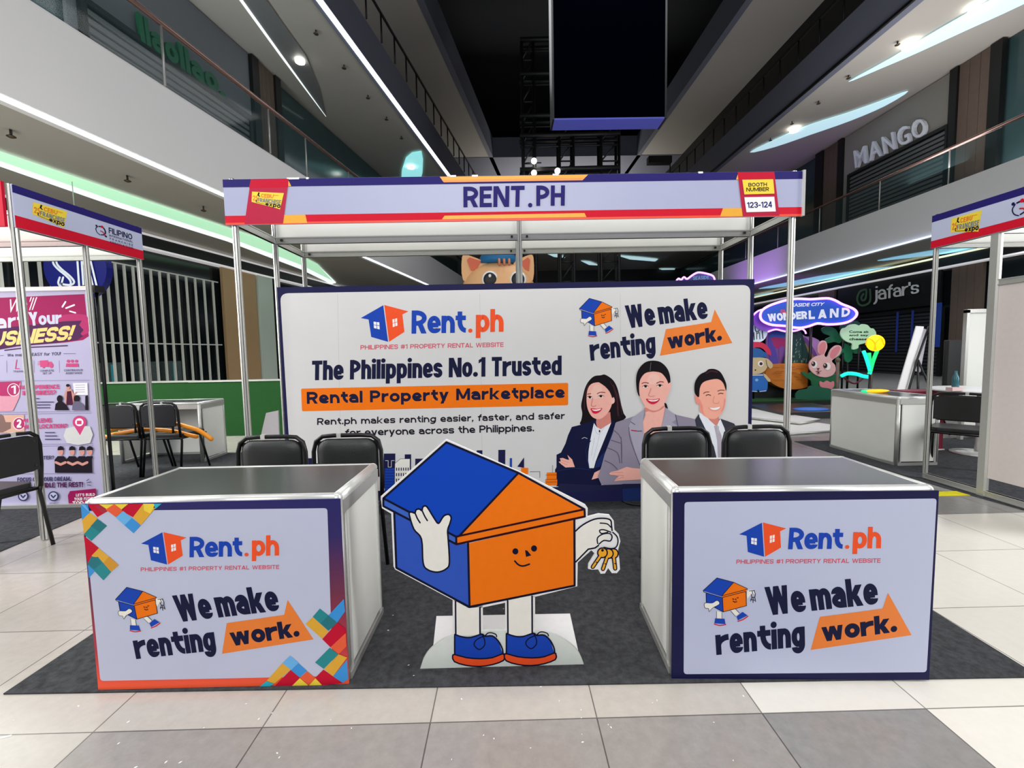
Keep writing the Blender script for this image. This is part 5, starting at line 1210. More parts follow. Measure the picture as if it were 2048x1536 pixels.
# ================================================================== CHAIRS
def make_chair(label, group=None):
    """origin on the floor under the seat centre, faces -Y"""
    t = thing('stacking_chair', (0, 0, 0), label, 'chair', group)
    q = MB(); w_, h0, h1 = .195, .56, .815
    def pad(y0, y1, ww, za, zb, m, r=.07):
        pts = []
        for cx, cz, a0 in ((ww-r, zb-r, 0), (-ww+r, zb-r, 90), (-ww+r*.6, za+r*.6, 180), (ww-r*.6, za+r*.6, 270)):
            rr_ = r if a0 < 180 else r*.6
            for k in range(7): an = math.radians(a0+k*15); pts.append((cx+math.cos(an)*rr_, cz+math.sin(an)*rr_))
        n = len(pts); cz = (za+zb)/2
        bul = .012
        rings = [(y1, 1.0), (y0+.012, 1.0), (y0, .94), (y0-bul, .7), (y0-bul*1.3, .35)]
        vs = []; fs = []
        for y, k in rings: vs += [(x*k, y, cz+(z-cz)*k) for x, z in pts]
        for j in range(len(rings)-1):
            for i in range(n): fs.append((j*n+i, j*n+(i+1) % n, (j+1)*n+(i+1) % n, (j+1)*n+i))
        fs.append(tuple(range((len(rings)-1)*n, len(rings)*n))); fs.append(tuple(range(n))[::-1])
        q.add(vs, fs, m, True)
    pad(.225, .245, .185, .56, .815, BLKF); q.build('backrest', t)
    # tubular back frame
    q = MB(); pts = [(-.205, .215, .44), (-.207, .23, .60), (-.205, .235, .74), (-.19, .238, .80), (-.15, .24, .83), (-.08, .241, .835), (.08, .241, .835), (.15, .24, .83), (.19, .238, .80), (.205, .235, .74), (.207, .23, .60), (.205, .215, .44)]
    q.tube(pts, .013, BLKT, 10); bf = q.build('back_frame', t)
    q = MB(); q.box(-.06, -.035, .226, .256, .822, .85, ALUW); q.build('sticker', bf)
    q = MB(); q.box(-.185, .185, .246, .252, .57, .80, BLK)
    for x in (-.16, .16):
        for z in (.60, .77): q.box(x-.006, x+.006, .252, .256, z-.006, z+.006, ALUD)
    q.build('back_shell', t)
    q = MB(); q.box(-.2, .2, -.22, .19, .43, .475, BLKF, c=.04); q.build('seat', t, bevel=.012)
    q = MB(); q.tube([(-.2, .2, .425), (-.2, -.2, .425), (.2, -.2, .425), (.2, .2, .425)], .011, BLKT, 8, closed=True); q.build('seat_frame', t)
    for x in (-1, 1):
        q = MB(); q.tube([(x*.205, .215, .46), (x*.205, .20, .40), (x*.21, .26, .0065)], .012, BLKT, 8); q.build('leg', t)
        q = MB(); q.tube([(x*.2, -.1, .42), (x*.208, -.22, .0065)], .012, BLKT, 8); q.build('leg', t)
    return t
ch0 = make_chair('x')
def place(o, x, y, rz, label, group=None):
    o.location = (x, y, o.location.z); o.rotation_euler = (0, 0, rz); o['label'] = label
    if group: o['group'] = group
    return o
place(ch0, -1.445, 2.42, 0, 'black padded chair behind the left counter, left one of the pair')
place(copy_tree(ch0), -.985, 2.42, 0, 'black padded chair behind the left counter, beside the standee roof')
place(copy_tree(ch0), 1.04, 2.42, 0, 'black padded chair behind the right counter, left one of the pair')
place(copy_tree(ch0), 1.535, 2.42, 0, 'black padded chair behind the right counter, right one of the pair')
place(copy_tree(ch0), -3.56, 2.91, -math.pi/2-.1, 'black chair cropped at the left photo edge, seen from behind')
place(copy_tree(ch0), -4.33, 5.12, math.pi, 'black chair with orange tube on its seat, left of the two in the left booth')
place(copy_tree(ch0), -3.88, 5.12, math.pi, 'black chair with orange tube on its seat, right of the two in the left booth')
place(copy_tree(ch0), 4.62, 4.38, 2.3, 'black chair behind the right booth posts, beside the white round table')
# high black office chair far right
t = thing('office_chair', (6.78, 6.3, 0), 'tall black office chair in front of the white partition, right booth', 'chair')
q = MB(); q.box(6.55, 7.0, 6.45, 6.53, .65, 1.38, BLKF, c=.03); q.build('backrest', t, bevel=.03)
q = MB(); q.box(6.52, 7.02, 6.0, 6.48, .5, .6, BLKF, c=.05); q.build('seat', t, bevel=.02)
q = MB(); q.tube([(6.78, 6.24, .5), (6.78, 6.24, .1)], .03, BLKT); q.build('gas_lift', t)
for k in range(5): q = MB(); q.tube([(6.78, 6.24, .1), (6.78+.28*math.cos(k*1.257), 6.24+.28*math.sin(k*1.257), .035)], .02, BLKT); q.build('leg', t)
# ================================================================== LEFT NEIGHBOUR BOOTH
lb = thing('exhibition_booth', (-4.4, 4.2, 0), 'left neighbour aluminium booth holding the pink banner stand', 'booth')
BX = -3.45
for x, y in ((BX, 3.20), (BX, 3.72), (BX, 4.25), (-5.44, 3.20)): post_mb(x, y, 0, 2.56, r=.024 if y < 3.4 else .021).build('post', lb)
header(lb, (BX-2, 3.72, 0), (BX, 3.72, 0), 2.26, 2.55); header(lb, (BX-2, 4.25, 0), (BX, 4.25, 0), 2.26, 2.55)
beam_mb((BX, 3.72, 0), (BX, 3.2, 0), 2.26).build('side_beam', lb); beam_mb((BX, 4.25, 0), (BX, 3.72, 0), 2.26).build('side_beam', lb)
beam_mb((BX, 3.72, 0), (BX, 4.25, 0), 0.01, .04, .03).build('floor_rail', lb)
lf = thing('fascia_sign', (BX, 3.7, 2.26), 'slanting side fascia of the left neighbour booth with yellow event logo', 'sign')
q = MB(); q.box(BX+.02, BX+.032, 3.18, 4.265, 2.262, 2.555, LAVF); q.build('board', lf)
LFQ = [(14, 366), (278, 456), (281, 519), (22, 461)]
a = Art(quad_plane(LFQ, (BX+.032, 3.18, 2.262), (0, 1.085, 0), (0, 0, .293)), (1, 0, 0), step=.0001); a.hold = True
def qq(u0, u1, v0, v1):
    g = hom([(0, 0), (1, 0), (1, 1), (0, 1)], LFQ); return [g(u0, v0), g(u1, v0), g(u1, v1), g(u0, v1)]
a.poly(qq(0, 1, 0, .19), NAVF); a.poly(qq(0, 1, .72, 1), REDB, keep=True); a.flush('printed_bands', lf)
expo_logo(a, [(61, 404), (133, 425), (127, 460), (58, 442)], 'event_logo', lf)
def swirl(a, S_, name, root):
    a.pre = hom([(0, 0), (1, 0), (1, 1), (0, 1)], S_)
    a.line([(.25, .2), (.1, .45), (.2, .75), (.45, .9)], .07, NAVY, smooth=4); a.line([(.35, .15), (.65, .12), (.85, .4), (.8, .7), (.55, .85)], .09, NAVY, smooth=4); a.line([(.5, .5), (.7, .55), (.85, .8)], .08, REDB, smooth=3)
    a.oval((.15, .15), .09, .09, NAVY); a.oval((.6, .1), .1, .1, REDB); a.oval((.9, .82), .08, .08, NAVY); a.flush(name, root); a.pre = None
swirl(a, [(188, 449), (214, 456), (212, 480), (188, 470)], 'association_swirl', lf)
a.text('FILIPINO', [(215.5, 456), (260, 469), (260, 480), (215.5, 468)], NAVY, .02)
a.text('INTERNATIONAL', [(216, 470.5), (261, 482), (261, 486), (216, 474.5)], NAVY, .02); a.text('FRANCHISE', [(217, 477), (261, 489), (261, 493), (217, 481)], NAVY, .02, space=1.4); a.text('ASSOCIATION', [(217, 483.5), (261, 495), (261, 499), (217, 487.5)], NAVY, .02, space=1.2)
a.flush('association_lettering', lf)
q = MB(); q.box(-5.44, BX-.015, 3.155, 3.175, 2.262, 2.57, RED); tag(q.build('fascia_board'), 'crimson front fascia of the left neighbour booth at the photo edge', 'sign')
# white part of banner stand
bn = thing('banner_stand', (-4.2, 3.95, 0), 'pink and white roll-up banner reading Start Your BUSINESS behind the left booth posts', 'banner')
bx0, bx1, by, bz0, bz1 = -5.05, -3.655, 3.93, .03, 1.935
BNQ = [(-200, 609), (166, 588), (214, 1013), (-158, 1030)]
q = MB(); q.box(bx0, bx1, by, by+.004, bz0, bz1, BANW); bnb = q.build('banner_sheet', bn)
q = MB(); q.box(bx0-.01, bx1+.01, by-.01, by+.014, bz1, bz1+.035, PURE); q.build('top_bar', bn)
q = MB(); q.box(bx0-.01, bx1+.01, by-.04, by+.05, .0066, .035, ALU); q.build('base', bn)
q = MB(); q.tube([(-4.3, by+.03, .03), (-4.3, by+.03, bz1)], .012, ALU); q.build('pole', bn)
a = Art(rayplane_y(by), (0, -1, 0), step=.00006); a.hold = True
MAG = mat('magenta_print', (152, 10, 84), .6, k=1.1, spec=.2); MAG2 = mat('rose_print', (176, 44, 104), .6, k=1.1, spec=.2); PUR = mat('purple_print', (74, 18, 76), .6, k=1.1, spec=.2); SAND = mat('sand_lettering', (222, 186, 104), .45, k=1.3); PK = mat('pink_lettering', (184, 40, 106), .45, k=1.3); DKT = mat('navy_small_text', (48, 40, 88), .5, k=1.2)
a.crop(0, 560, .125)
a.poly([(-350, 300), (1352, 225), (1420, 900), (1330, 960), (1050, 1000), (440, 1050), (-350, 1120)], MAG); a.poly([(900, 600), (1375, 560), (1410, 850), (1000, 900)], MAG2, smooth=3)
a.poly([(-350, 800), (300, 740), (1050, 660), (1310, 650), (1270, 720), (1340, 800), (1290, 860), (1330, 900), (1240, 960), (900, 1010), (300, 1060), (-200, 1150), (-350, 1165)], PUR)
a.text("We'll", [(160, 300), (600, 265), (560, 475), (150, 525)], PURE, .0, shear=.25, outline=True); a.flush('script_lettering', bnb)
a.text('Start', [(-420, 590), (400, 520), (400, 745), (-420, 810)], LAV, .05); a.text('Your', [(450, 515), (985, 500), (985, 695), (480, 735)], LAV, .05)
a.text('BUSINESS!', [(-330, 860), (1220, 720), (1170, 955), (-330, 1090)], SAND, .06, shear=.15); a.flush('headline_lettering', bnb)
a.line([(1000, 430), (1050, 350)], 26, PURE); a.line([(1060, 450), (1190, 400)], 26, PURE); a.line([(1120, 500), (1210, 525)], 22, PURE)
a.line([(80, 1125), (440, 1080), (1080, 1050)], 18, PUR)
a.text('We make it EASY for YOU!', [(115, 1180), (975, 1150), (970, 1205), (120, 1225)], DKT, .02); a.line([(1020, 1180), (1215, 1178)], 6, DKT); a.line([(-200, 1210), (60, 1208)], 6, DKT)
for x in (108, 545, 950): a.line([(x, 1290), (x+5, 1480)], 4, DKT)
a.flush('subtitle_line', bnb)
a.line([(270, 1280), (250, 1420), (310, 1420)], 14, PK); a.flush('training_icon', bnb)
a.poly([(640, 1290), (770, 1282), (775, 1390), (650, 1392)], PK); a.poly([(780, 1310), (820, 1305), (855, 1350), (855, 1390), (780, 1392)], PK); a.oval((700, 1395), 18, 18, PK); a.oval((825, 1392), 18, 18, PK)
for y in (1305, 1330, 1355): a.line([(610, y), (645, y)], 8, PK)
a.flush('truck_icon', bnb)
for x in (1095, 1158, 1225): a.oval((x, 1298), 24, 24, PK); a.poly([(x-38, 1390), (x-30, 1335), (x+30, 1335), (x+38, 1390)], PK, keep=True); a.flush('person_icon', bnb)
a.text('COMPLETE', [(645, 1438), (865, 1434), (865, 1464), (645, 1468)], DKT, .02); a.text('SET UP', [(690, 1480), (830, 1476), (830, 1506), (690, 1510)], DKT, .02)
a.text('CONTINUOUS', [(1028, 1430), (1328, 1424), (1328, 1456), (1028, 1462)], DKT, .02); a.text('ASSISTANCE', [(1055, 1476), (1318, 1470), (1318, 1502), (1055, 1508)], DKT, .02)
a.text('TRAINING', [(215, 1450), (420, 1446), (420, 1474), (215, 1478)], DKT, .02)
a.flush('service_icons', bnb)
a.crop(0, 740, .20833)
LINE = mat('grey_rule', (120, 110, 150), .5)
for y0, y1 in ((102, 97), (405, 395), (425, 412), (715, 706), (735, 722), (995, 990)): a.line([(-200, y0+5), (855+y0*.06, y1)], 3, LINE)
PKS = mat('pale_pink_photo', (206, 140, 160), .5); PHB = mat('brown_photo', (120, 90, 84), .5)
a.poly([(-200, 125), (205, 110), (190, 260), (130, 390), (90, 395), (-200, 400)], PKS); a.poly([(-200, 120), (205, 108), (140, 250), (20, 250), (-200, 200)], MAG2)
a.poly([(-200, 440), (235, 430), (240, 590), (-200, 620)], mat('peach_photo', (206, 160, 140), .5)); a.poly([(0, 420), (40, 440), (60, 500), (110, 500), (110, 560), (30, 600), (0, 600)], PHB)
for cx, cyy, n_ in ((135, 190, '1'), (188, 515, '2')):
    a.oval((cx, cyy), 60, 62, PURE); a.oval((cx, cyy), 54, 56, MAG2); a.text(n_, [(cx-22, cyy-42), (cx+22, cyy-42), (cx+22, cyy+38), (cx-22, cyy+38)], PURE, .06)
a.text('NO EXPERIENCE', [(190, 148), (572, 138), (576, 180), (190, 186)], PK, .045); a.text('IN BUSINESS?', [(220, 200), (540, 192), (540, 236), (220, 242)], PK, .045)
for y in (275, 308, 335, 362): a.line([(318, y), (318+(60 if y == 275 else 200 if y == 308 else 165), y-1)], 9, DKT)
a.text('PROBLEMS', [(230, 468), (500, 460), (500, 503), (230, 508)], PK, .045); a.text('WITH LOCATION?', [(230, 524), (650, 514), (654, 556), (230, 566)], PK, .045)
for y, x1 in ((600, 530), (632, 550), (664, 580)): a.line([(440, y), (x1, y)], 9, DKT)
a.text('SUPPORTER?', [(250, 828), (524, 820), (526, 856), (250, 862)], DKT, .04)
a.poly([(705, 125), (845, 122), (850, 240), (720, 240)], mat('photo_board', (222, 222, 230), .5))
for y in (145, 168, 190, 212): a.line([(730, y), (820, y-2)], 4, LINE)
PD = mat('photo_dark', (26, 18, 30), .5); PM_ = mat('photo_maroon', (70, 24, 50), .5); PSK = mat('photo_skin', (196, 140, 130), .5)
a.poly([(640, 190), (690, 180), (715, 230), (745, 205), (750, 218), (715, 250), (712, 335), (640, 335), (622, 240)], PSK); a.poly([(650, 205), (690, 200), (712, 335), (642, 335)], PM_); a.oval((660, 165), 17, 24, PSK); a.oval((658, 148), 18, 14, PD)
for x in (580, 745): a.oval((x, 275), 28, 34, PD); a.poly([(x-48, 385), (x-40, 325), (x-10, 300), (x+20, 300), (x+60, 330), (x+90, 385)], PD if x < 600 else mat('photo_grey', (100, 96, 120), .5))
a.poly([(825, 250), (850, 240), (855, 385), (825, 385)], PD)
a.poly([(640, 560), (870, 540), (872, 700), (650, 700)], mat('photo_map', (196, 196, 196), .5), smooth=2)
a.oval((770, 500), 66, 62, PK); a.poly([(715, 530), (825, 530), (775, 625)], PK); a.oval((768, 500), 40, 38, PURE); a.poly([(745, 485), (790, 485), (790, 520), (745, 520)], PK)
for x in (590, 700, 795, 870):
    a.oval((x, 785), 24, 34, PSK); a.poly([(x-32, 770), (x-26, 738), (x, 728), (x+24, 738), (x+32, 766)], PD); a.poly([(x-55, 985), (x-58, 860), (x-30, 825), (x+30, 825), (x+(58 if x < 860 else 18), 860), (x+(58 if x < 860 else 22), 985)], PD)
for x in (590, 705, 800): a.line([(x-45, 885), (x, 905), (x+45, 885)], 24, PSK)
a.text('FOCUS ON YOUR DREAM,', [(175, 1030), (690, 1020), (690, 1062), (175, 1070)], DKT, .04); a.text("WE'LL HANDLE THE REST!", [(175, 1085), (805, 1072), (805, 1120), (175, 1132)], PUR, .05)
for P_ in ([(840, 1062), (860, 1045)], [(840, 1080), (882, 1072)], [(845, 1100), (880, 1105)]): a.line(P_, 6, DKT)
a.poly([(660, 1200), (680, 1160), (928, 1135), (930, 1330), (670, 1300)], MAG); a.poly([(440, 1352), (640, 1300), (930, 1290), (945, 1352)], MAG)
a.text("LET'S BUILD", [(738, 1185), (920, 1178), (920, 1206), (738, 1212)], PURE, .03); a.text('YOUR FUTURE', [(722, 1222), (922, 1216), (922, 1246), (722, 1252)], PURE, .03); a.text('TODAY!', [(705, 1258), (900, 1252), (900, 1290), (705, 1296)], PURE, .04)
for x in (232, 522): a.oval((x, 1208), 50, 48, DKT); a.oval((x, 1208), 38, 36, LAVF); a.line([(x-20, 1200), (x, 1222), (x+20, 1200)], 14, DKT)
a.text('HONEST', [(485, 1270), (575, 1268), (575, 1282), (485, 1284)], DKT, .02)
a.flush('lower_print', bnb)
# slim black pole beside banner
q = MB(); q.tube([(-3.70, 4.06, 0.0065), (-3.70, 4.06, 1.93)], .014, BLKT, 10); q.box(-3.76, -3.64, 4.0, 4.12, .0065, .02, BLKT); q.box(-3.78, -3.66, 4.0, 4.1, 1.93, 1.99, BLK); tag(q.build('light_stand'), 'thin black upright pole right beside the pink banner', 'stand')
# back counter of the left booth with open rear
bc = thing('display_counter', (-4.4, 5.8, 0), 'white and aluminium counter in the left booth, open side facing us', 'counter')
counter(bc, -4.4, 5.52, 0, .77, .5, 1.05)
for o_ in list(bc.children):
    if o_.name.startswith('front_panel') or o_.name.startswith('shelf'): bpy.data.objects.remove(o_)
q = MB(); q.box(-4.9, -3.9, 5.99, 6.0, .04, .74, WPAN); q.box(-4.9, -3.9, 5.52, 5.54, .685, .74, ALU); q.build('back_panel', bc)
# orange tubes
OT = mat('orange_vinyl', (250, 140, 24), .3, k=1.2)
it = thing('inflatable_tube', (-4.05, 5.0, .47), 'bent orange inflatable tubes lying across the seats of two black chairs', 'inflatable')
K8 = lambda P_, Y: [aty(200+x*.125, 780+y*.125, Y) for x, y in P_]
for nm, P_, Y, r in (('tube', [(150, 640), (350, 600), (600, 560), (900, 530), (1200, 540), (1400, 590), (1560, 640), (1680, 710), (1780, 785)], 4.93, .024), ('tube', [(170, 720), (400, 680), (650, 640), (900, 635), (1180, 660), (1350, 700), (1450, 725), (1540, 745)], 4.99, .024), ('tube', [(60, 740), (130, 750), (230, 725)], 4.99, .022)):
    q = MB(); pp = K8(P_, Y); pp = [Vector(v) for v in pp]
    flat = catmull([(v.x, v.z) for v in pp], 4, False); q.tube([(x, Y, z) for x, z in flat], r, OT, 10)
    q.ball((flat[-1][0], Y, flat[-1][1]), r, OT, 10, 6); q.build(nm, it)
for x, y in ((620, 600), (690, 590), (1215, 600)):
    q = MB(); v = aty(200+x*.125, 780+y*.125, 4.96); q.tube([v+Vector((0, -.045, .05)), v+Vector((0, -.045, -.05)), v+Vector((0, .05, -.05)), v+Vector((0, .05, .05))], .012, BLKT, 6, closed=True); q.build('strap', it)
# small grey card
q = MB(); q.slab([aty(x, y, 4.6) for x, y in ((522, 870), (532, 826), (556, 821), (558, 870))]+[Vector((aty(558, 870, 4.6).x+.02, 4.6, 0)), Vector((aty(522, 870, 4.6).x-.03, 4.6, 0))], (0, .02, 0), mat('grey_card', (176, 172, 176), .6)); tag(q.build('leaning_board'), 'small light grey board standing behind the left edge of the backdrop', 'board')
# ================================================================== RIGHT NEIGHBOUR BOOTH
rb = thing('exhibition_booth', (5.1, 3.6, 0), 'right neighbour aluminium booth with a white side panel at the photo edge', 'booth')
RX_ = 4.1
post_mb(RX_, 4.19, 0, 2.54).build('post', rb)
q = MB(); q.box(RX_-.022, RX_+.022, 3.63, 3.71, .0066, 2.54, ALU, c=.012); q.build('post', rb)
post_mb(RX_, 2.7, 0, 2.54).build('post', rb)
header(rb, (RX_, 4.19, 0), (RX_+2, 4.19, 0), 2.23, 2.53); header(rb, (RX_, 3.67, 0), (RX_+2, 3.67, 0), 2.23, 2.53)
beam_mb((RX_, 3.67, 0), (RX_, 4.19, 0), 0.01, .05, .03).build('floor_rail', rb); beam_mb((RX_, 2.7, 0), (RX_, 3.65, 0), 0.01, .05, .03).build('floor_rail', rb)
beam_mb((RX_, 2.7, 0), (RX_, 3.65, 0), 1.8, .05, .02).build('top_rail', rb); beam_mb((RX_, 3.67, 0), (RX_, 4.19, 0), 2.23, .05).build('side_beam', rb); beam_mb((RX_, 2.7, 0), (RX_, 3.67, 0), 2.23, .05).build('side_beam', rb)
q = MB(); q.box(RX_-.004, RX_+.004, 2.72, 3.64, .17, 1.8, mat('warm_white_panel', (206, 196, 194), .45, k=1.1)); q.build('side_panel', rb)
rf = thing('fascia_sign', (RX_, 3.2, 2.23), 'slanting side fascia of the right neighbour booth with yellow event logo', 'sign')
q = MB(); q.box(RX_-.034, RX_-.022, 2.2, 4.21, 2.232, 2.535, LAVF); q.build('board', rf)
p0 = Vector((RX_-.034, 4.21, 0))
def onR(x, y):
    v = atx(x, y, RX_-.034); return v
z_top = lambda: 2.535
a = Art(lambda x, y: Vector((RX_-.034, 4.21-x, y)), (-1, 0, 0), step=.0001); a.hold = True
a.poly([(0, 2.535), (2.01, 2.535), (2.01, 2.475), (0, 2.475)], NAVF); a.poly([(0, 2.232), (2.01, 2.232), (2.01, 2.30), (0, 2.30)], REDB, keep=True); a.flush('printed_bands', rf)
def pR(x, y): v = onR(x, y); return (4.21-v.y, v.z)
expo_logo(a, [pR(1903, 436), pR(1964, 420), pR(1958, 463), pR(1901, 476)], 'event_logo', rf)
swirl(a, [pR(2021, 404), pR(2062, 392), pR(2058, 430), pR(2022, 438)], 'association_swirl', rf)
rc = thing('display_counter', (4.45, 5.15, 0), 'white and aluminium counter behind the right booth post, long side facing us', 'counter')
counter(rc, 4.22, 5.15, -math.pi/2, .765, .48, 1.0)
for o_ in list(rc.children):
    if o_.name.startswith('back_frame') or o_.name.startswith('shelf'): bpy.data.objects.remove(o_)
# red block, round table, bottle
q = MB(); q.box(4.95, 5.42, 5.32, 5.6, 0, .745, mat('maroon_board', (122, 14, 44), .5), c=.01); q.box(4.94, 5.43, 5.31, 5.61, 0, .02, WPAN); tag(q.build('plinth'), 'maroon block standing behind the small white counter', 'plinth')
t = thing('round_table', (5.62, 5.1, 0), 'white round bistro table behind the right booth post', 'table')
q = MB(); q.lathe((5.62, 5.1, .76), [(.46, 0), (.48, .006), (.48, .02), (.47, .026)], PURE, 40); q.build('tabletop', t)
q = MB(); q.tube([(5.62, 5.1, .02), (5.62, 5.1, .76)], .035, ALUW); q.build('stem', t); q = MB(); q.lathe((5.62, 5.1, .0066), [(.25, 0), (.25, .012), (.05, .03)], ALUW, 24); q.build('base', t)
q = MB(); v = aty(1907, 770, 4.95); q.box(v.x-.06, v.x+.06, 4.9, 4.98, .786, .825, mat('pink_box', (220, 186, 186), .6)); tag(q.build('tissue_box'), 'small pale pink box on the white round table', 'box')
q = MB(); q.lathe((5.27, 5.07, .786), [(.03, 0), (.033, .01), (.033, .14), (.014, .19), (.014, .22)], mat('teal_bottle', (60, 110, 120), .15, k=1), 14); tag(q.build('water_bottle'), 'clear teal water bottle on the left rim of the round table', 'bottle')
t = thing('partition_panel', (6.4, 5.9, 0), 'white partition panel with aluminium frame behind the round table', 'panel')
v0 = aty(1932, 620, 5.9); v1 = aty(1995, 615, 5.9)
q = MB(); q.box(v0.x+.03, v1.x, 5.9, 5.91, .05, v0.z-.03, WPAN); q.build('panel', t)
q = MB(); q.box(v0.x, v0.x+.04, 5.88, 5.93, 0, v0.z, ALU); q.box(v0.x, v1.x, 5.88, 5.93, v0.z-.04, v0.z+.01, ALU); q.build('frame', t)
q = MB(); v = aty(1940, 862, 5.0); q.box(v.x-.04, v.x+.04, 5.9-.55, 5.9-.53, v.z-.06, v.z+.06, PURE)
# easel with boards
ez = thing('display_easel', (5.4, 6.2, 0), 'black easel holding a tall leaning white board, above the small counter', 'easel')
EY = 6.2
def ep(x, y, Y=EY): return aty(x, y, Y)
def down(v, Y): return Vector((v.x-.12, Y, 0))
a1, a2 = ep(1833, 652), ep(1848, 653); b1, b2 = ep(1796, 778), ep(1818, 778)
d1 = (b1-a1)*((a1.z-.35)/(a1.z-b1.z))
q = MB(); q.slab([a1, a2, a2+(b2-a2)*((a2.z-.35)/(a2.z-b2.z)), a1+d1], (0, .015, 0), PURE); q.build('board', ez)
a3, a4 = ep(1850, 655), ep(1863, 660); b3, b4 = ep(1828, 740), ep(1847, 745)
q = MB(); q.slab([a3+Vector((0, .05, 0)), a4+Vector((0, .05, 0)), b4+Vector((0, .05, 0)), b3+Vector((0, .05, 0))], (0, .012, 0), mat('grey_board', (190, 186, 194), .5)); q.build('rear_board', ez)
for P_ in ([(1858, 653), (1834, 720), (1815, 788)], [(1836, 720), (1836, 785)], [(1836, 720), (1858, 772)]):
    q = MB(); pts = [ep(*p, EY-.03) for p in P_]; e = pts[-1]; pr = pts[-2]; k = e.z/(pr.z-e.z); pts.append(e+(e-pr)*k*.98); pts[-1].z = max(pts[-1].z, .01); q.tube(pts, .014, BLKT, 8); q.build('leg', ez)
# ================================================================== WONDERLAND STAGE
SY_ = 10.0
def cut(name, label, cat, Y, pts, m, smooth=4, layers=(), th=.03, base_to_floor=True):
    t = thing(name, aty(pts[0][0], pts[0][1], Y), label, cat)
    P_ = catmull(pts, smooth) if smooth else pts
    q = MB(); q.slab([aty(x, y, Y) for x, y in P_], (0, th, 0), m); q.build('panel', t)
    a = Art(rayplane_y(Y), (0, -1, 0), step=.0015, base=.002); a.hold = True
    for L_ in layers: L_(a, t)
    return t
z8 = lambda P_, oy=580: [(1500+x*.125, oy+y*.125) for x, y in P_]
plat = MB(); plat.box(4.6, 9.5, 9.75, 11.6, 0, .10, mat('dark_platform', (34, 40, 38), .3, k=1)); plat.box(4.6, 9.5, 9.74, 11.6, .10, .115, GRASS)
tag(plat.build('stage_platform'), 'low dark platform with green turf under the cartoon animal cut-outs', 'platform')
# backdrop shapes
PURB = mat('purple_scenery', (110, 70, 140), .6); MAGS = mat('magenta_scenery', (150, 30, 92), .6); BLS = mat('blue_scenery', (30, 84, 160), .6); LIL = mat('lilac_scenery', (172, 132, 186), .6); DGRN = mat('dark_green_scenery', (18, 56, 52), .6); OLV = mat('ochre_scenery', (150, 120, 60), .6); VIO = mat('violet_scenery', (70, 60, 150), .6)
def l_hills(a, t):
    a.poly(z8([(330, 680), (480, 660), (600, 700), (720, 680), (720, 780), (560, 760), (330, 780)]), BLS, smooth=3); a.poly(z8([(330, 770), (480, 760), (620, 790), (720, 780), (720, 900), (560, 940), (400, 920)]), MAGS, smooth=3)
    a.poly(z8([(300, 700), (340, 800), (420, 1000), (450, 1180), (330, 1180), (290, 900)]), VIO, smooth=3)
    a.poly(z8([(460, 930), (560, 920), (600, 1180), (480, 1180)]), PURB, smooth=2); a.flush('painted_waves', t)
cut('scenery_hills', 'painted magenta, blue and violet hill scenery left of the green tree', 'scenery', 10.35, z8([(270, 690), (330, 620), (480, 600), (640, 620), (740, 690), (740, 1220), (450, 1220), (270, 1220)]), PURB, 3, (l_hills,))
cut('scenery_hills', 'lilac hill scenery sloping down behind the pink rabbit', 'scenery', 10.4, z8([(820, 700), (880, 740), (980, 750), (1060, 780), (1120, 830), (1160, 1000), (1160, 1230), (900, 1230), (900, 860)]), LIL, 3, (lambda a, t: (a.poly(z8([(880, 880), (940, 880), (1060, 1120), (1080, 1220), (960, 1220)]), OLV, smooth=3), a.poly(z8([(860, 780), (930, 800), (1080, 1060), (1030, 1080)]), PURB, smooth=3), a.flush('painted_slope', t)),))
def l_tree(a, t):
    LF = mat('tree_flecks', (120, 150, 136), .6); r_ = random.Random(5)
    for i in range(48):
        x = r_.uniform(640, 900); y = r_.uniform(720, 1160)
        if abs(x-770) < (y-640)*.28: a.line(z8([(x, y), (x-8, y+24)]), 1.0, LF)
    a.flush('leaf_flecks', t)
cut('scenery_tree', 'dark green speckled cone tree cut-out between the log and the oval sign', 'scenery', 10.25, z8([(770, 650), (830, 690), (880, 850), (930, 1000), (950, 1180), (560, 1190), (590, 1000), (640, 820), (700, 690)]), DGRN, 4, (l_tree,))
def l_log(a, t):
    LG = mat('log_grain', (150, 84, 20), .6); r_ = random.Random(9)
    for i in range(26):
        x = r_.uniform(340, 1000); y = r_.uniform(1210, 1500); a.line(z8([(x, y), (x+r_.uniform(60, 160), y+r_.uniform(-6, 6))]), .7, LG)
    a.flush('wood_grain', t)
LOGM = mat('log_orange_brown', (190, 110, 30), .5)
cut('log_bench', 'big orange-brown wooden log cut-out behind the dog and the rabbit', 'bench', 10.15, z8([(250, 1330), (300, 1240), (380, 1190), (980, 1185), (1000, 1400), (960, 1520), (860, 1570), (720, 1590), (560, 1580), (420, 1530), (330, 1470), (270, 1400)]), LOGM, 3, (l_log,), th=.3)
q = MB(); q.box(5.9, 7.6, 10.4, 10.45, .115, .6, BLKB); tag(q.build('stage_skirt'), 'black skirt board in the shade under the wooden log', 'board')
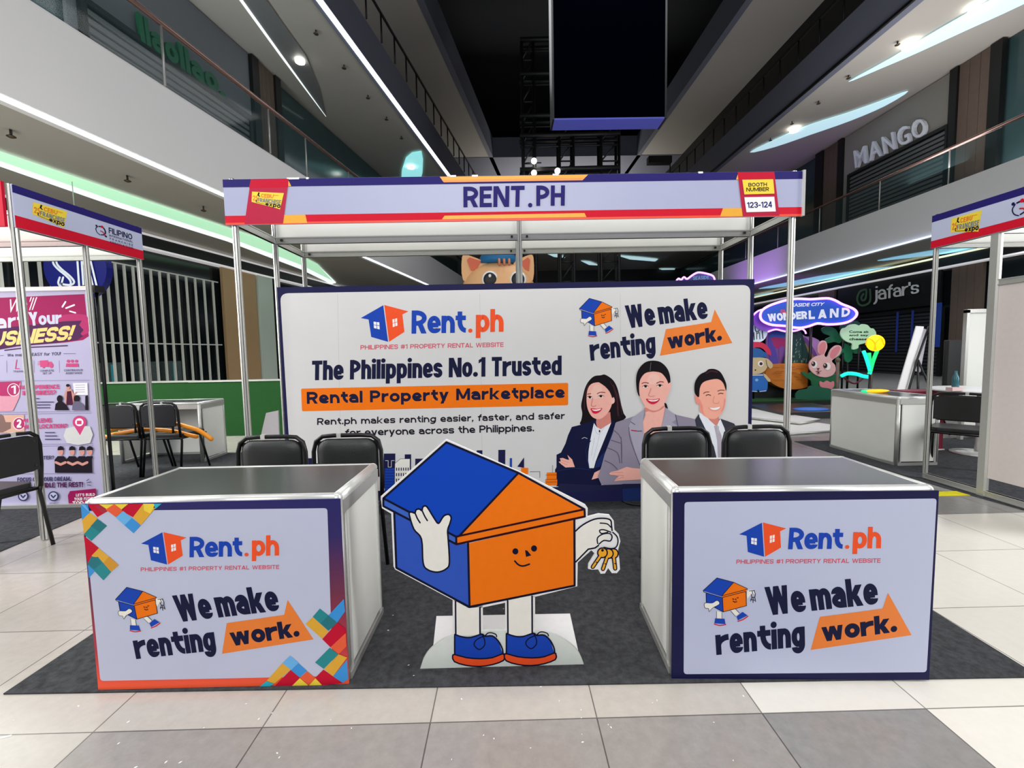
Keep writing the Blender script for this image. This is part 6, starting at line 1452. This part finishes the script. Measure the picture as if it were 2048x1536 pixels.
# green leaves and bubble
GL1 = mat('leaf_green', (12, 96, 66), .6)
cut('leafy_branch', 'big green rounded leaves on stems left of the speech bubble', 'foliage', 10.3, z8([(1150, 620), (1250, 580), (1360, 620), (1420, 700), (1480, 770), (1440, 850), (1360, 830), (1240, 850), (1210, 790), (1290, 740), (1180, 690)]), GL1, 4, ())
cut('leafy_branch', 'green heart leaves and stem under the speech bubble', 'foliage', 10.32, z8([(1520, 850), (1600, 900), (1650, 880), (1640, 960), (1740, 900), (1780, 980), (1700, 1020), (1640, 1000), (1640, 1100), (1570, 1160), (1510, 1110), (1500, 1000), (1430, 1060), (1400, 1160), (1370, 1140), (1420, 1000), (1500, 940)]), mat('leaf_mid_green', (10, 110, 74), .6), 3, ())
cut('leafy_branch', 'dark blue-green round leaf behind the speech bubble', 'foliage', 10.36, z8([(1440, 600), (1500, 530), (1600, 540), (1650, 500), (1720, 500), (1760, 560), (1600, 640), (1480, 660)]), mat('leaf_blue_green', (24, 62, 66), .6), 3, ())
bub = [(1450, 700), (1480, 620), (1540, 600), (1590, 560), (1680, 545), (1750, 570), (1800, 545), (1880, 560), (1930, 610), (1980, 620), (2020, 690), (2000, 760), (1960, 800), (1900, 830), (1800, 860), (1740, 880), (1730, 930), (1640, 950), (1640, 860), (1560, 830), (1490, 780)]
def l_bub(a, t):
    for s_, y in (('Come sit', 648), ('and say', 706), ('cheese!', 764)): a.text(s_, z8([(1585, y), (1895, y), (1895, y+40), (1585, y+40)]), mat('bubble_text', (20, 60, 50), .6), .03, outline=True)
    a.flush('lettering', t)
cut('speech_bubble', 'pale green cloud-shaped speech bubble reading Come sit and say cheese', 'sign', 10.1, z8(bub), E_CL, 3, (l_bub,))
def pole(t, Y, px, py, z0=.115, r=.02, mm=None):
    v = aty(px, py, Y); q = MB(); q.tube([(v.x, Y+.05, z0), (v.x, Y+.05, v.z)], r, mm or BLKT, 8); q.build('support_pole', t)
for o_ in [o for o in bpy.data.objects if o.name.startswith('leafy_branch') and o.parent is None]+[bpy.data.objects['speech_bubble']]:
    kx = {0: (1690, 680), 1: (1699, 715), 2: (1702, 655), 3: (1722, 680)}[(3 if o_.name.startswith('speech') else ['leafy_branch', 'leafy_branch.001', 'leafy_branch.002'].index(o_.name))]
    pole(o_, {0: 10.3, 1: 10.32, 2: 10.36, 3: 10.1}[(3 if o_.name.startswith('speech') else ['leafy_branch', 'leafy_branch.001', 'leafy_branch.002'].index(o_.name))], *kx)
# rabbit
PKR = mat('rabbit_pink', (214, 168, 168), .6); PKE = mat('rabbit_ear_pink', (206, 124, 134), .6); RBG = mat('rabbit_green_jacket', (14, 90, 54), .6); RDK = mat('rabbit_dark', (50, 20, 30), .5); RWH = mat('rabbit_white', (236, 220, 216), .6)
def l_rab(a, t):
    a.poly(z8([(1110, 880), (1160, 830), (1210, 850), (1210, 930), (1180, 1020), (1120, 1030), (1100, 960)]), PKE, smooth=3); a.poly(z8([(1280, 1060), (1310, 960), (1400, 900), (1440, 930), (1400, 1020), (1330, 1100)]), PKE, smooth=3); a.flush('inner_ears', t)
    for cx, cyy in ((1010, 1190), (1200, 1220)):
        a.oval((1500+(cx+(15 if cx < 1100 else 35))*.125, 580+cyy*.125), 6.2, 7.5, RWH); a.oval((1500+cx*.125, 580+(cyy-8)*.125), 4, 5, RDK); a.oval((1500+(cx-10)*.125, 580+(cyy-22)*.125), 1.2, 1.4, RWH)
    a.poly(z8([(1060, 1250), (1110, 1250), (1085, 1280)]), RDK); a.line(z8([(1085, 1280), (1085, 1300), (1045, 1300)]), 1, RDK); a.line(z8([(1085, 1300), (1130, 1295)]), 1, RDK); a.oval((1500+1090*.125, 580+1325*.125), 3, 3.4, PKE); a.oval((1500+1085*.125, 580+1322*.125), 1.8, 2.2, RDK); a.flush('face', t)
rt = cut('rabbit_cutout', 'pink cartoon rabbit cut-out in a green jacket with a heart flower', 'cutout', 9.9, z8([(1130, 1040), (1095, 1000), (1095, 900), (1130, 830), (1180, 808), (1225, 840), (1235, 930), (1190, 1040), (1240, 1070), (1290, 960), (1370, 890), (1440, 890), (1468, 940), (1430, 1040), (1310, 1130), (1360, 1200), (1370, 1290), (1320, 1360), (1220, 1395), (1100, 1380), (1000, 1320), (950, 1240), (960, 1150), (1040, 1070)]), PKR, 3, (l_rab,))
q = MB(); q.slab([aty(x, y, 9.93) for x, y in catmull(z8([(820, 1320), (870, 1310), (920, 1340), (1000, 1310), (1100, 1390), (1230, 1400), (1360, 1350), (1420, 1330), (1470, 1380), (1400, 1450), (1370, 1500), (1370, 1620), (1330, 1730), (1100, 1730), (1010, 1640), (980, 1460), (900, 1400)]), 3)], (0, .03, 0), RBG); q.build('jacket', rt)
q = MB(); q.slab([aty(x, y, 9.9) for x, y in catmull(z8([(1120, 1460), (1180, 1480), (1230, 1450), (1290, 1475), (1340, 1460), (1345, 1540), (1290, 1600), (1235, 1620), (1170, 1590), (1120, 1530)]), 3)], (0, .02, 0), PKE); q.build('heart_flower', rt)
a = Art(rayplane_y(9.9), (0, -1, 0), step=.0015, base=.004); a.crop(1500, 700, .125); a.line([(1245, 650), (1245, 780)], 9, RWH); a.poly([(1120, 680), (1160, 670), (1240, 735), (1230, 755)], RWH); a.poly([(1330, 670), (1300, 660), (1250, 735), (1255, 755)], RWH); a.flush('flower_stem', rt)
cut('grass_bush', 'green bush cut-out at the rabbit\'s feet with a pale scalloped edge', 'foliage', 9.82, [(1500+x*.125, 700+y*.125) for x, y in [(730, 775), (735, 700), (800, 640), (920, 620), (950, 580), (1060, 565), (1160, 600), (1340, 640), (1340, 790), (740, 790)]], mat('bush_green', (14, 84, 62), .6), 2, ())
# dog
DOGM = mat('dog_beige', (190, 170, 130), .6); OVR = mat('overall_blue', (24, 96, 176), .6); CAPB = mat('cap_blue', (20, 84, 150), .6)
def l_dog(a, t):
    a.crop(1500, 580, .125)
    a.oval((170, 1178), 46, 46, RWH); a.oval((175, 1180), 26, 26, RDK); a.oval((85, 1280), 12, 12, RDK)
    a.line([(255, 1120), (270, 1200), (300, 1250)], 7, RDK, smooth=3); a.flush('face', t)
    a.poly([(-60, 1080), (270, 1075), (250, 1010), (160, 940), (40, 920), (-60, 930)], CAPB); a.poly([(-40, 850), (120, 830), (230, 860), (320, 960), (330, 1050), (270, 1010), (160, 920), (-40, 930)], mat('cap_band_red', (190, 30, 70), .6), smooth=3); a.flush('cap', t)
dg_ = cut('dog_cutout', 'beige cartoon dog cut-out in blue overalls and cap beside the log', 'cutout', 9.95, z8([(-120, 1080), (60, 1070), (250, 1090), (320, 1130), (365, 1190), (355, 1240), (320, 1255), (280, 1230), (240, 1290), (150, 1340), (20, 1350), (-120, 1330)]), DOGM, 3, (l_dog,))
q = MB(); q.slab([aty(x, y, 9.97) for x, y in z8([(-120, 1340), (210, 1340), (230, 1390), (285, 1470), (280, 1580), (250, 1630), (160, 1630), (130, 1590), (90, 1630), (-120, 1630)])], (0, .03, 0), OVR); q.slab([aty(x, y, 9.96) for x, y in z8([(210, 1330), (250, 1350), (330, 1440), (325, 1470), (290, 1465), (230, 1390)])], (0, .02, 0), DOGM); q.build('overalls', dg_)
a = Art(rayplane_y(9.97), (0, -1, 0), step=.0015, base=.004); a.crop(1500, 580, .125); a.oval((105, 1440), 26, 22, mat('patch_pale', (130, 170, 210), .6)); a.line([(-100, 1365), (205, 1360)], 12, RWH); a.line([(-100, 1610), (110, 1625)], 8, RWH); a.line([(150, 1625), (255, 1610)], 8, RWH); a.flush('overall_details', dg_)
# round SM sign behind dog
def l_sm(a, t):
    a.crop(1500, 580, .125)
    DK = mat('sign_dark_stroke', (24, 24, 50), .5)
    a.line([(75, 520), (80, 620), (100, 665), (140, 655), (150, 600), (125, 520)], 14, DK, smooth=3); a.line([(180, 515), (205, 775)], 16, DK); a.line([(105, 680), (105, 785)], 13, DK); a.line([(105, 700), (140, 680), (150, 700), (155, 785)], 12, DK); a.line([(60, 680), (65, 795)], 12, DK); a.line([(45, 640), (60, 800)], 10, DK); a.flush('lettering', t)
cut('round_mall_sign', 'round white sign with dark vertical letters above the dog cut-out', 'sign', 10.2, z8([(-40, 650), (0, 530), (100, 465), (200, 480), (270, 560), (285, 670), (240, 780), (150, 835), (40, 820), (-20, 750)]), E_WT, 4, (l_sm,))
pole(bpy.data.objects['round_mall_sign'], 10.2, 1512, 670)
# oval neon sign
oval = [(165, 400), (200, 320), (300, 255), (450, 200), (600, 160), (760, 140), (960, 148), (1120, 138), (1260, 135), (1370, 170), (1470, 225), (1600, 275), (1680, 320), (1710, 380), (1670, 450), (1560, 515), (1400, 545), (1220, 550), (1080, 535), (940, 580), (820, 605), (700, 600), (560, 575), (360, 560), (240, 520), (180, 470)]
def l_ov(a, t):
    a.crop(1500, 580, .125); WL = mat('sign_letter_pale', (196, 204, 214), .5, emit=.25, noise=0)
    a.text('SEASIDE CITY', [(620, 215), (1195, 200), (1170, 250), (620, 275)], WL, .025, outline=True)
    a.text('SM', [(480, 318), (600, 310), (600, 372), (485, 378)], mat('sign_letter_red', (200, 60, 80), .5, emit=.15, noise=0), .05)
    a.text('WONDER', [(270, 385), (905, 335), (915, 460), (290, 505)], WL, t=.27); a.text('LAND', [(930, 330), (1600, 275), (1590, 425), (935, 470)], WL, t=.26); a.flush('lettering', t)
ov = cut('oval_neon_sign', 'blue oval sign reading SEASIDE CITY WONDERLAND outlined in pink neon', 'sign', 9.9, z8(oval), E_SIGNB, 3, (l_ov,), th=.06)
q = MB(); q.tube([aty(x, y, 9.86) for x, y in catmull(z8(oval), 3)], .026, E_P, 8, closed=True); q.build('neon_tube', ov)
q = MB(); v = aty(1500+1000*.125, 580+560*.125, 10.0); q.tube([(v.x, 10.05, v.z+.2), (v.x, 10.05, .1)], .03, BLKT); q.build('support_pole', ov)
ob = cut('balloon_panel', 'lilac rounded panel with pink neon edge behind the oval sign', 'sign', 10.05, z8([(40, 420), (120, 330), (240, 300), (400, 320), (800, 500), (870, 620), (700, 655), (560, 665), (420, 630), (290, 668), (100, 600)]), E_BN, 3, ())
q = MB(); q.tube([aty(x, y, 10.02) for x, y in catmull(z8([(45, 410), (130, 335), (250, 300)]), 3, False)], .018, E_P, 6); q.tube([aty(x, y, 10.02) for x, y in catmull(z8([(290, 668), (415, 630), (560, 662), (720, 655), (830, 625), (880, 660), (895, 700)]), 3, False)], .018, E_P, 6); q.build('neon_tube', ob)
nc = cut('cloud_neon_sign', 'small dark blue cloud sign with pink neon edge peeking over the backdrop', 'sign', 12.5, [(1352, 560), (1362, 556), (1372, 558), (1384, 551), (1396, 545), (1412, 547), (1426, 552), (1430, 562), (1428, 590), (1352, 590)], mat('cloud_blue_face', (30, 44, 90), .5, emit=.3, noise=0), 3, (lambda a, t: (a.text('SEASIDE', [(1386, 553), (1418, 551), (1418, 558), (1386, 560)], mat('cloud_letters', (90, 130, 170), .5, emit=.3, noise=0), .03), a.flush('lettering', t)),))
q = MB(); q.tube([aty(x, y, 12.46) for x, y in catmull([(1350, 566), (1357, 557), (1362, 560), (1368, 554), (1374, 558), (1384, 551), (1396, 545), (1412, 547), (1426, 552), (1430, 562)], 3, False)], .025, E_P, 6); q.build('neon_tube', nc)
pole(nc, 12.5, 1400, 570, 0)
# neon tulip
tu = thing('neon_tulip', aty(1740, 780, 8.2), 'glowing yellow neon tulip lamp with green leaves above the white counter', 'lamp')
TY = 8.2
def neon(name, P_, r, m, Y=TY, closed=False, root=tu, sm=3):
    pts = catmull(P_, sm, closed) if sm else P_
    q = MB(); q.tube([aty(x, y, Y) for x, y in pts], r, m, 8, closed); return q.build(name, root)
q = MB(); v = aty(1751, 686, TY); rr_ = (aty(1768, 686, TY)-v).length; q.ball(v, (rr_, .1, rr_*.95), E_TY, 24, 14); q.build('bloom', tu)
neon('petal_outline', [(1732, 690), (1736, 677), (1748, 684), (1752, 700)], .012, E_TYD, TY-.11); neon('petal_outline', [(1768, 690), (1762, 677), (1752, 685), (1748, 700)], .012, E_TYD, TY-.11)
for P_, m in (([(1727, 702), (1733, 718), (1740, 742), (1738, 748)], E_TC), ([(1755, 700), (1750, 712), (1745, 726), (1741, 742)], E_TG), ([(1738, 706), (1739, 725), (1740, 745)], E_TG)): neon('leaf', P_, .03, m)
q = MB(); q.tube([aty(1740, 742, TY), Vector((aty(1740, 742, TY).x, TY, .0))], .02, BLKT); q.build('stem', tu)
hn = thing('neon_bar_light', aty(1712, 752, 8.6), 'short curved turquoise neon bar between two dark stanchions', 'lamp')
neon('tube', [(1683, 752), (1695, 747), (1712, 748), (1725, 752), (1737, 754)], .035, E_TC, 8.6, root=hn)
for x, y, lab in ((1676, 722, 'brass stanchion post left of the turquoise neon bar'), (1742, 735, 'dark wooden stanchion post under the neon tulip')):
    v = aty(x, y, 8.7); q = MB(); q.tube([(v.x, 8.7, 0), (v.x, 8.7, v.z)], .03, mat('bronze_post', (96, 78, 68), .4), 10); q.ball((v.x, 8.7, v.z+.02), .045, MATS['bronze_post'], 10, 6); q.lathe((v.x, 8.7, 0), [(.16, 0), (.14, .03), (.04, .05)], MATS['bronze_post'], 16); tag(q.build('stanchion'), lab, 'post')
q = MB(); q.tube([aty(x, y, 8.68) for x, y in catmull([(1688, 755), (1698, 763), (1710, 767), (1722, 760), (1728, 753)], 3, False)], .018, mat('rope_maroon', (90, 14, 36), .6), 6); tag(q.build('barrier_rope'), 'dark red rope sagging under the turquoise neon bar', 'rope')
v = atz(1755, 785, .77); q = MB(); q.ball((v.x, v.y, .79), (.13, .06, .018), E_TO, 16, 8); tag(q.build('neon_petal'), 'flat glowing orange petal lying on the white counter', 'lamp')
v = atz(1729, 785, .77); q = MB(); q.ball((v.x, v.y, .785), (.04, .03, .015), E_NGL, 12, 6); tag(q.build('neon_bud'), 'small glowing green bud lying beside the orange petal', 'lamp')
# blue cushion and dark plinths, flat panels on the floor
t = thing('low_plinth', (5.8, 8.3, 0), 'low dark plinth carrying a blue mat in front of the rabbit', 'plinth')
q = MB(); q.box(5.05, 6.5, 7.9, 9.2, 0, .12, mat('plinth_grey', (46, 50, 50), .3, k=1)); q.build('block', t)
q = MB(); v = atz(1622, 817, .14); q.ball((v.x, v.y, .125), (.34, .22, .03), mat('blue_mat', (30, 100, 190), .5), 20, 6); tag(q.build('blue_mat'), 'flat bright blue oval mat on the low dark plinth', 'mat')
for i, (P_, z, lab) in enumerate((([(1480, 822), (1668, 850), (1668, 860), (1560, 868), (1478, 846)], .03, 'white framed panel lying flat on the floor, bottom of the pile'), ([(1490, 815), (1640, 838), (1600, 845), (1480, 832)], .075, 'white framed panel lying flat on the floor, top of the pile'))):
    t = thing('flat_panel', atz(*P_[0], 0), lab, 'panel'); pts = [atz(x, y, z) for x, y in P_]
    q = MB(); q.slab(pts, (0, 0, -.028), WPAN); q.build('panel', t)
    q = MB(); q.tube([p_+Vector((0, 0, -.014)) for p_ in pts], .018, ALU, 6, closed=True); q.build('frame', t)
# ================================================================== CAT
CATM = mat('cat_orange_cream', (222, 172, 122), .6); CATE = mat('cat_ear_orange', (204, 98, 70), .6); CATS = mat('cat_stripe', (196, 120, 84), .6)
ct = thing('cat_inflatable', (-.22, 14.3, 0), 'giant orange cartoon cat with big eyes and blue hat behind the backdrop', 'inflatable')
q = MB(); q.ball((-.22, 14.4, 3.25), (1.2, .85, 1.0), CATM, 32, 20); q.ball((-.22, 14.5, 1.2), (.95, .7, 1.25), CATM, 28, 16); q.build('body', ct)
CY = 13.55
for s_ in (0, 1):
    P_ = [(926, 560), (924, 515), (934, 510), (962, 520), (975, 530), (952, 560)] if s_ == 0 else [(1066, 560), (1067, 515), (1058, 510), (1040, 518), (1026, 530), (1048, 560)]
    q = MB(); q.slab([aty(x, y, 14.1) for x, y in catmull(P_, 3)], (0, .25, 0), CATM); P2 = [(934, 520), (939, 515), (962, 522), (952, 540), (942, 541)] if s_ == 0 else [(1060, 520), (1056, 515), (1040, 525), (1050, 538), (1058, 542)]
    q.slab([aty(x, y, 14.06) for x, y in P2], (0, .03, 0), CATE); q.build('ear', ct)
for x, y in ((980, 559), (1036, 559)):
    v = aty(x, y, 13.62); v.y = 13.66; q = MB(); q.ball(v, (.26, .09, .27), PURE, 24, 14); q.ball(v+Vector((0, -.06, 0)), (.2, .06, .21), BLK, 20, 12); q.ball(v+Vector((.0, -.115, .1)), (.045, .02, .05), PURE, 10, 6); q.build('eye', ct)
q = MB()
for x in (998, 1008, 1018): a_, b_ = aty(x, 518, 13.7), aty(x+1, 530, 13.62); q.tube([a_, b_], .04, CATS, 6)
q.build('stripes', ct)
q = MB(); q.lathe((-.22, 14.4, 4.15), [(.62, 0), (.62, .12), (.45, .5), (.2, .6)], mat('hat_blue', (20, 100, 150), .6), 28); q.build('hat', ct)
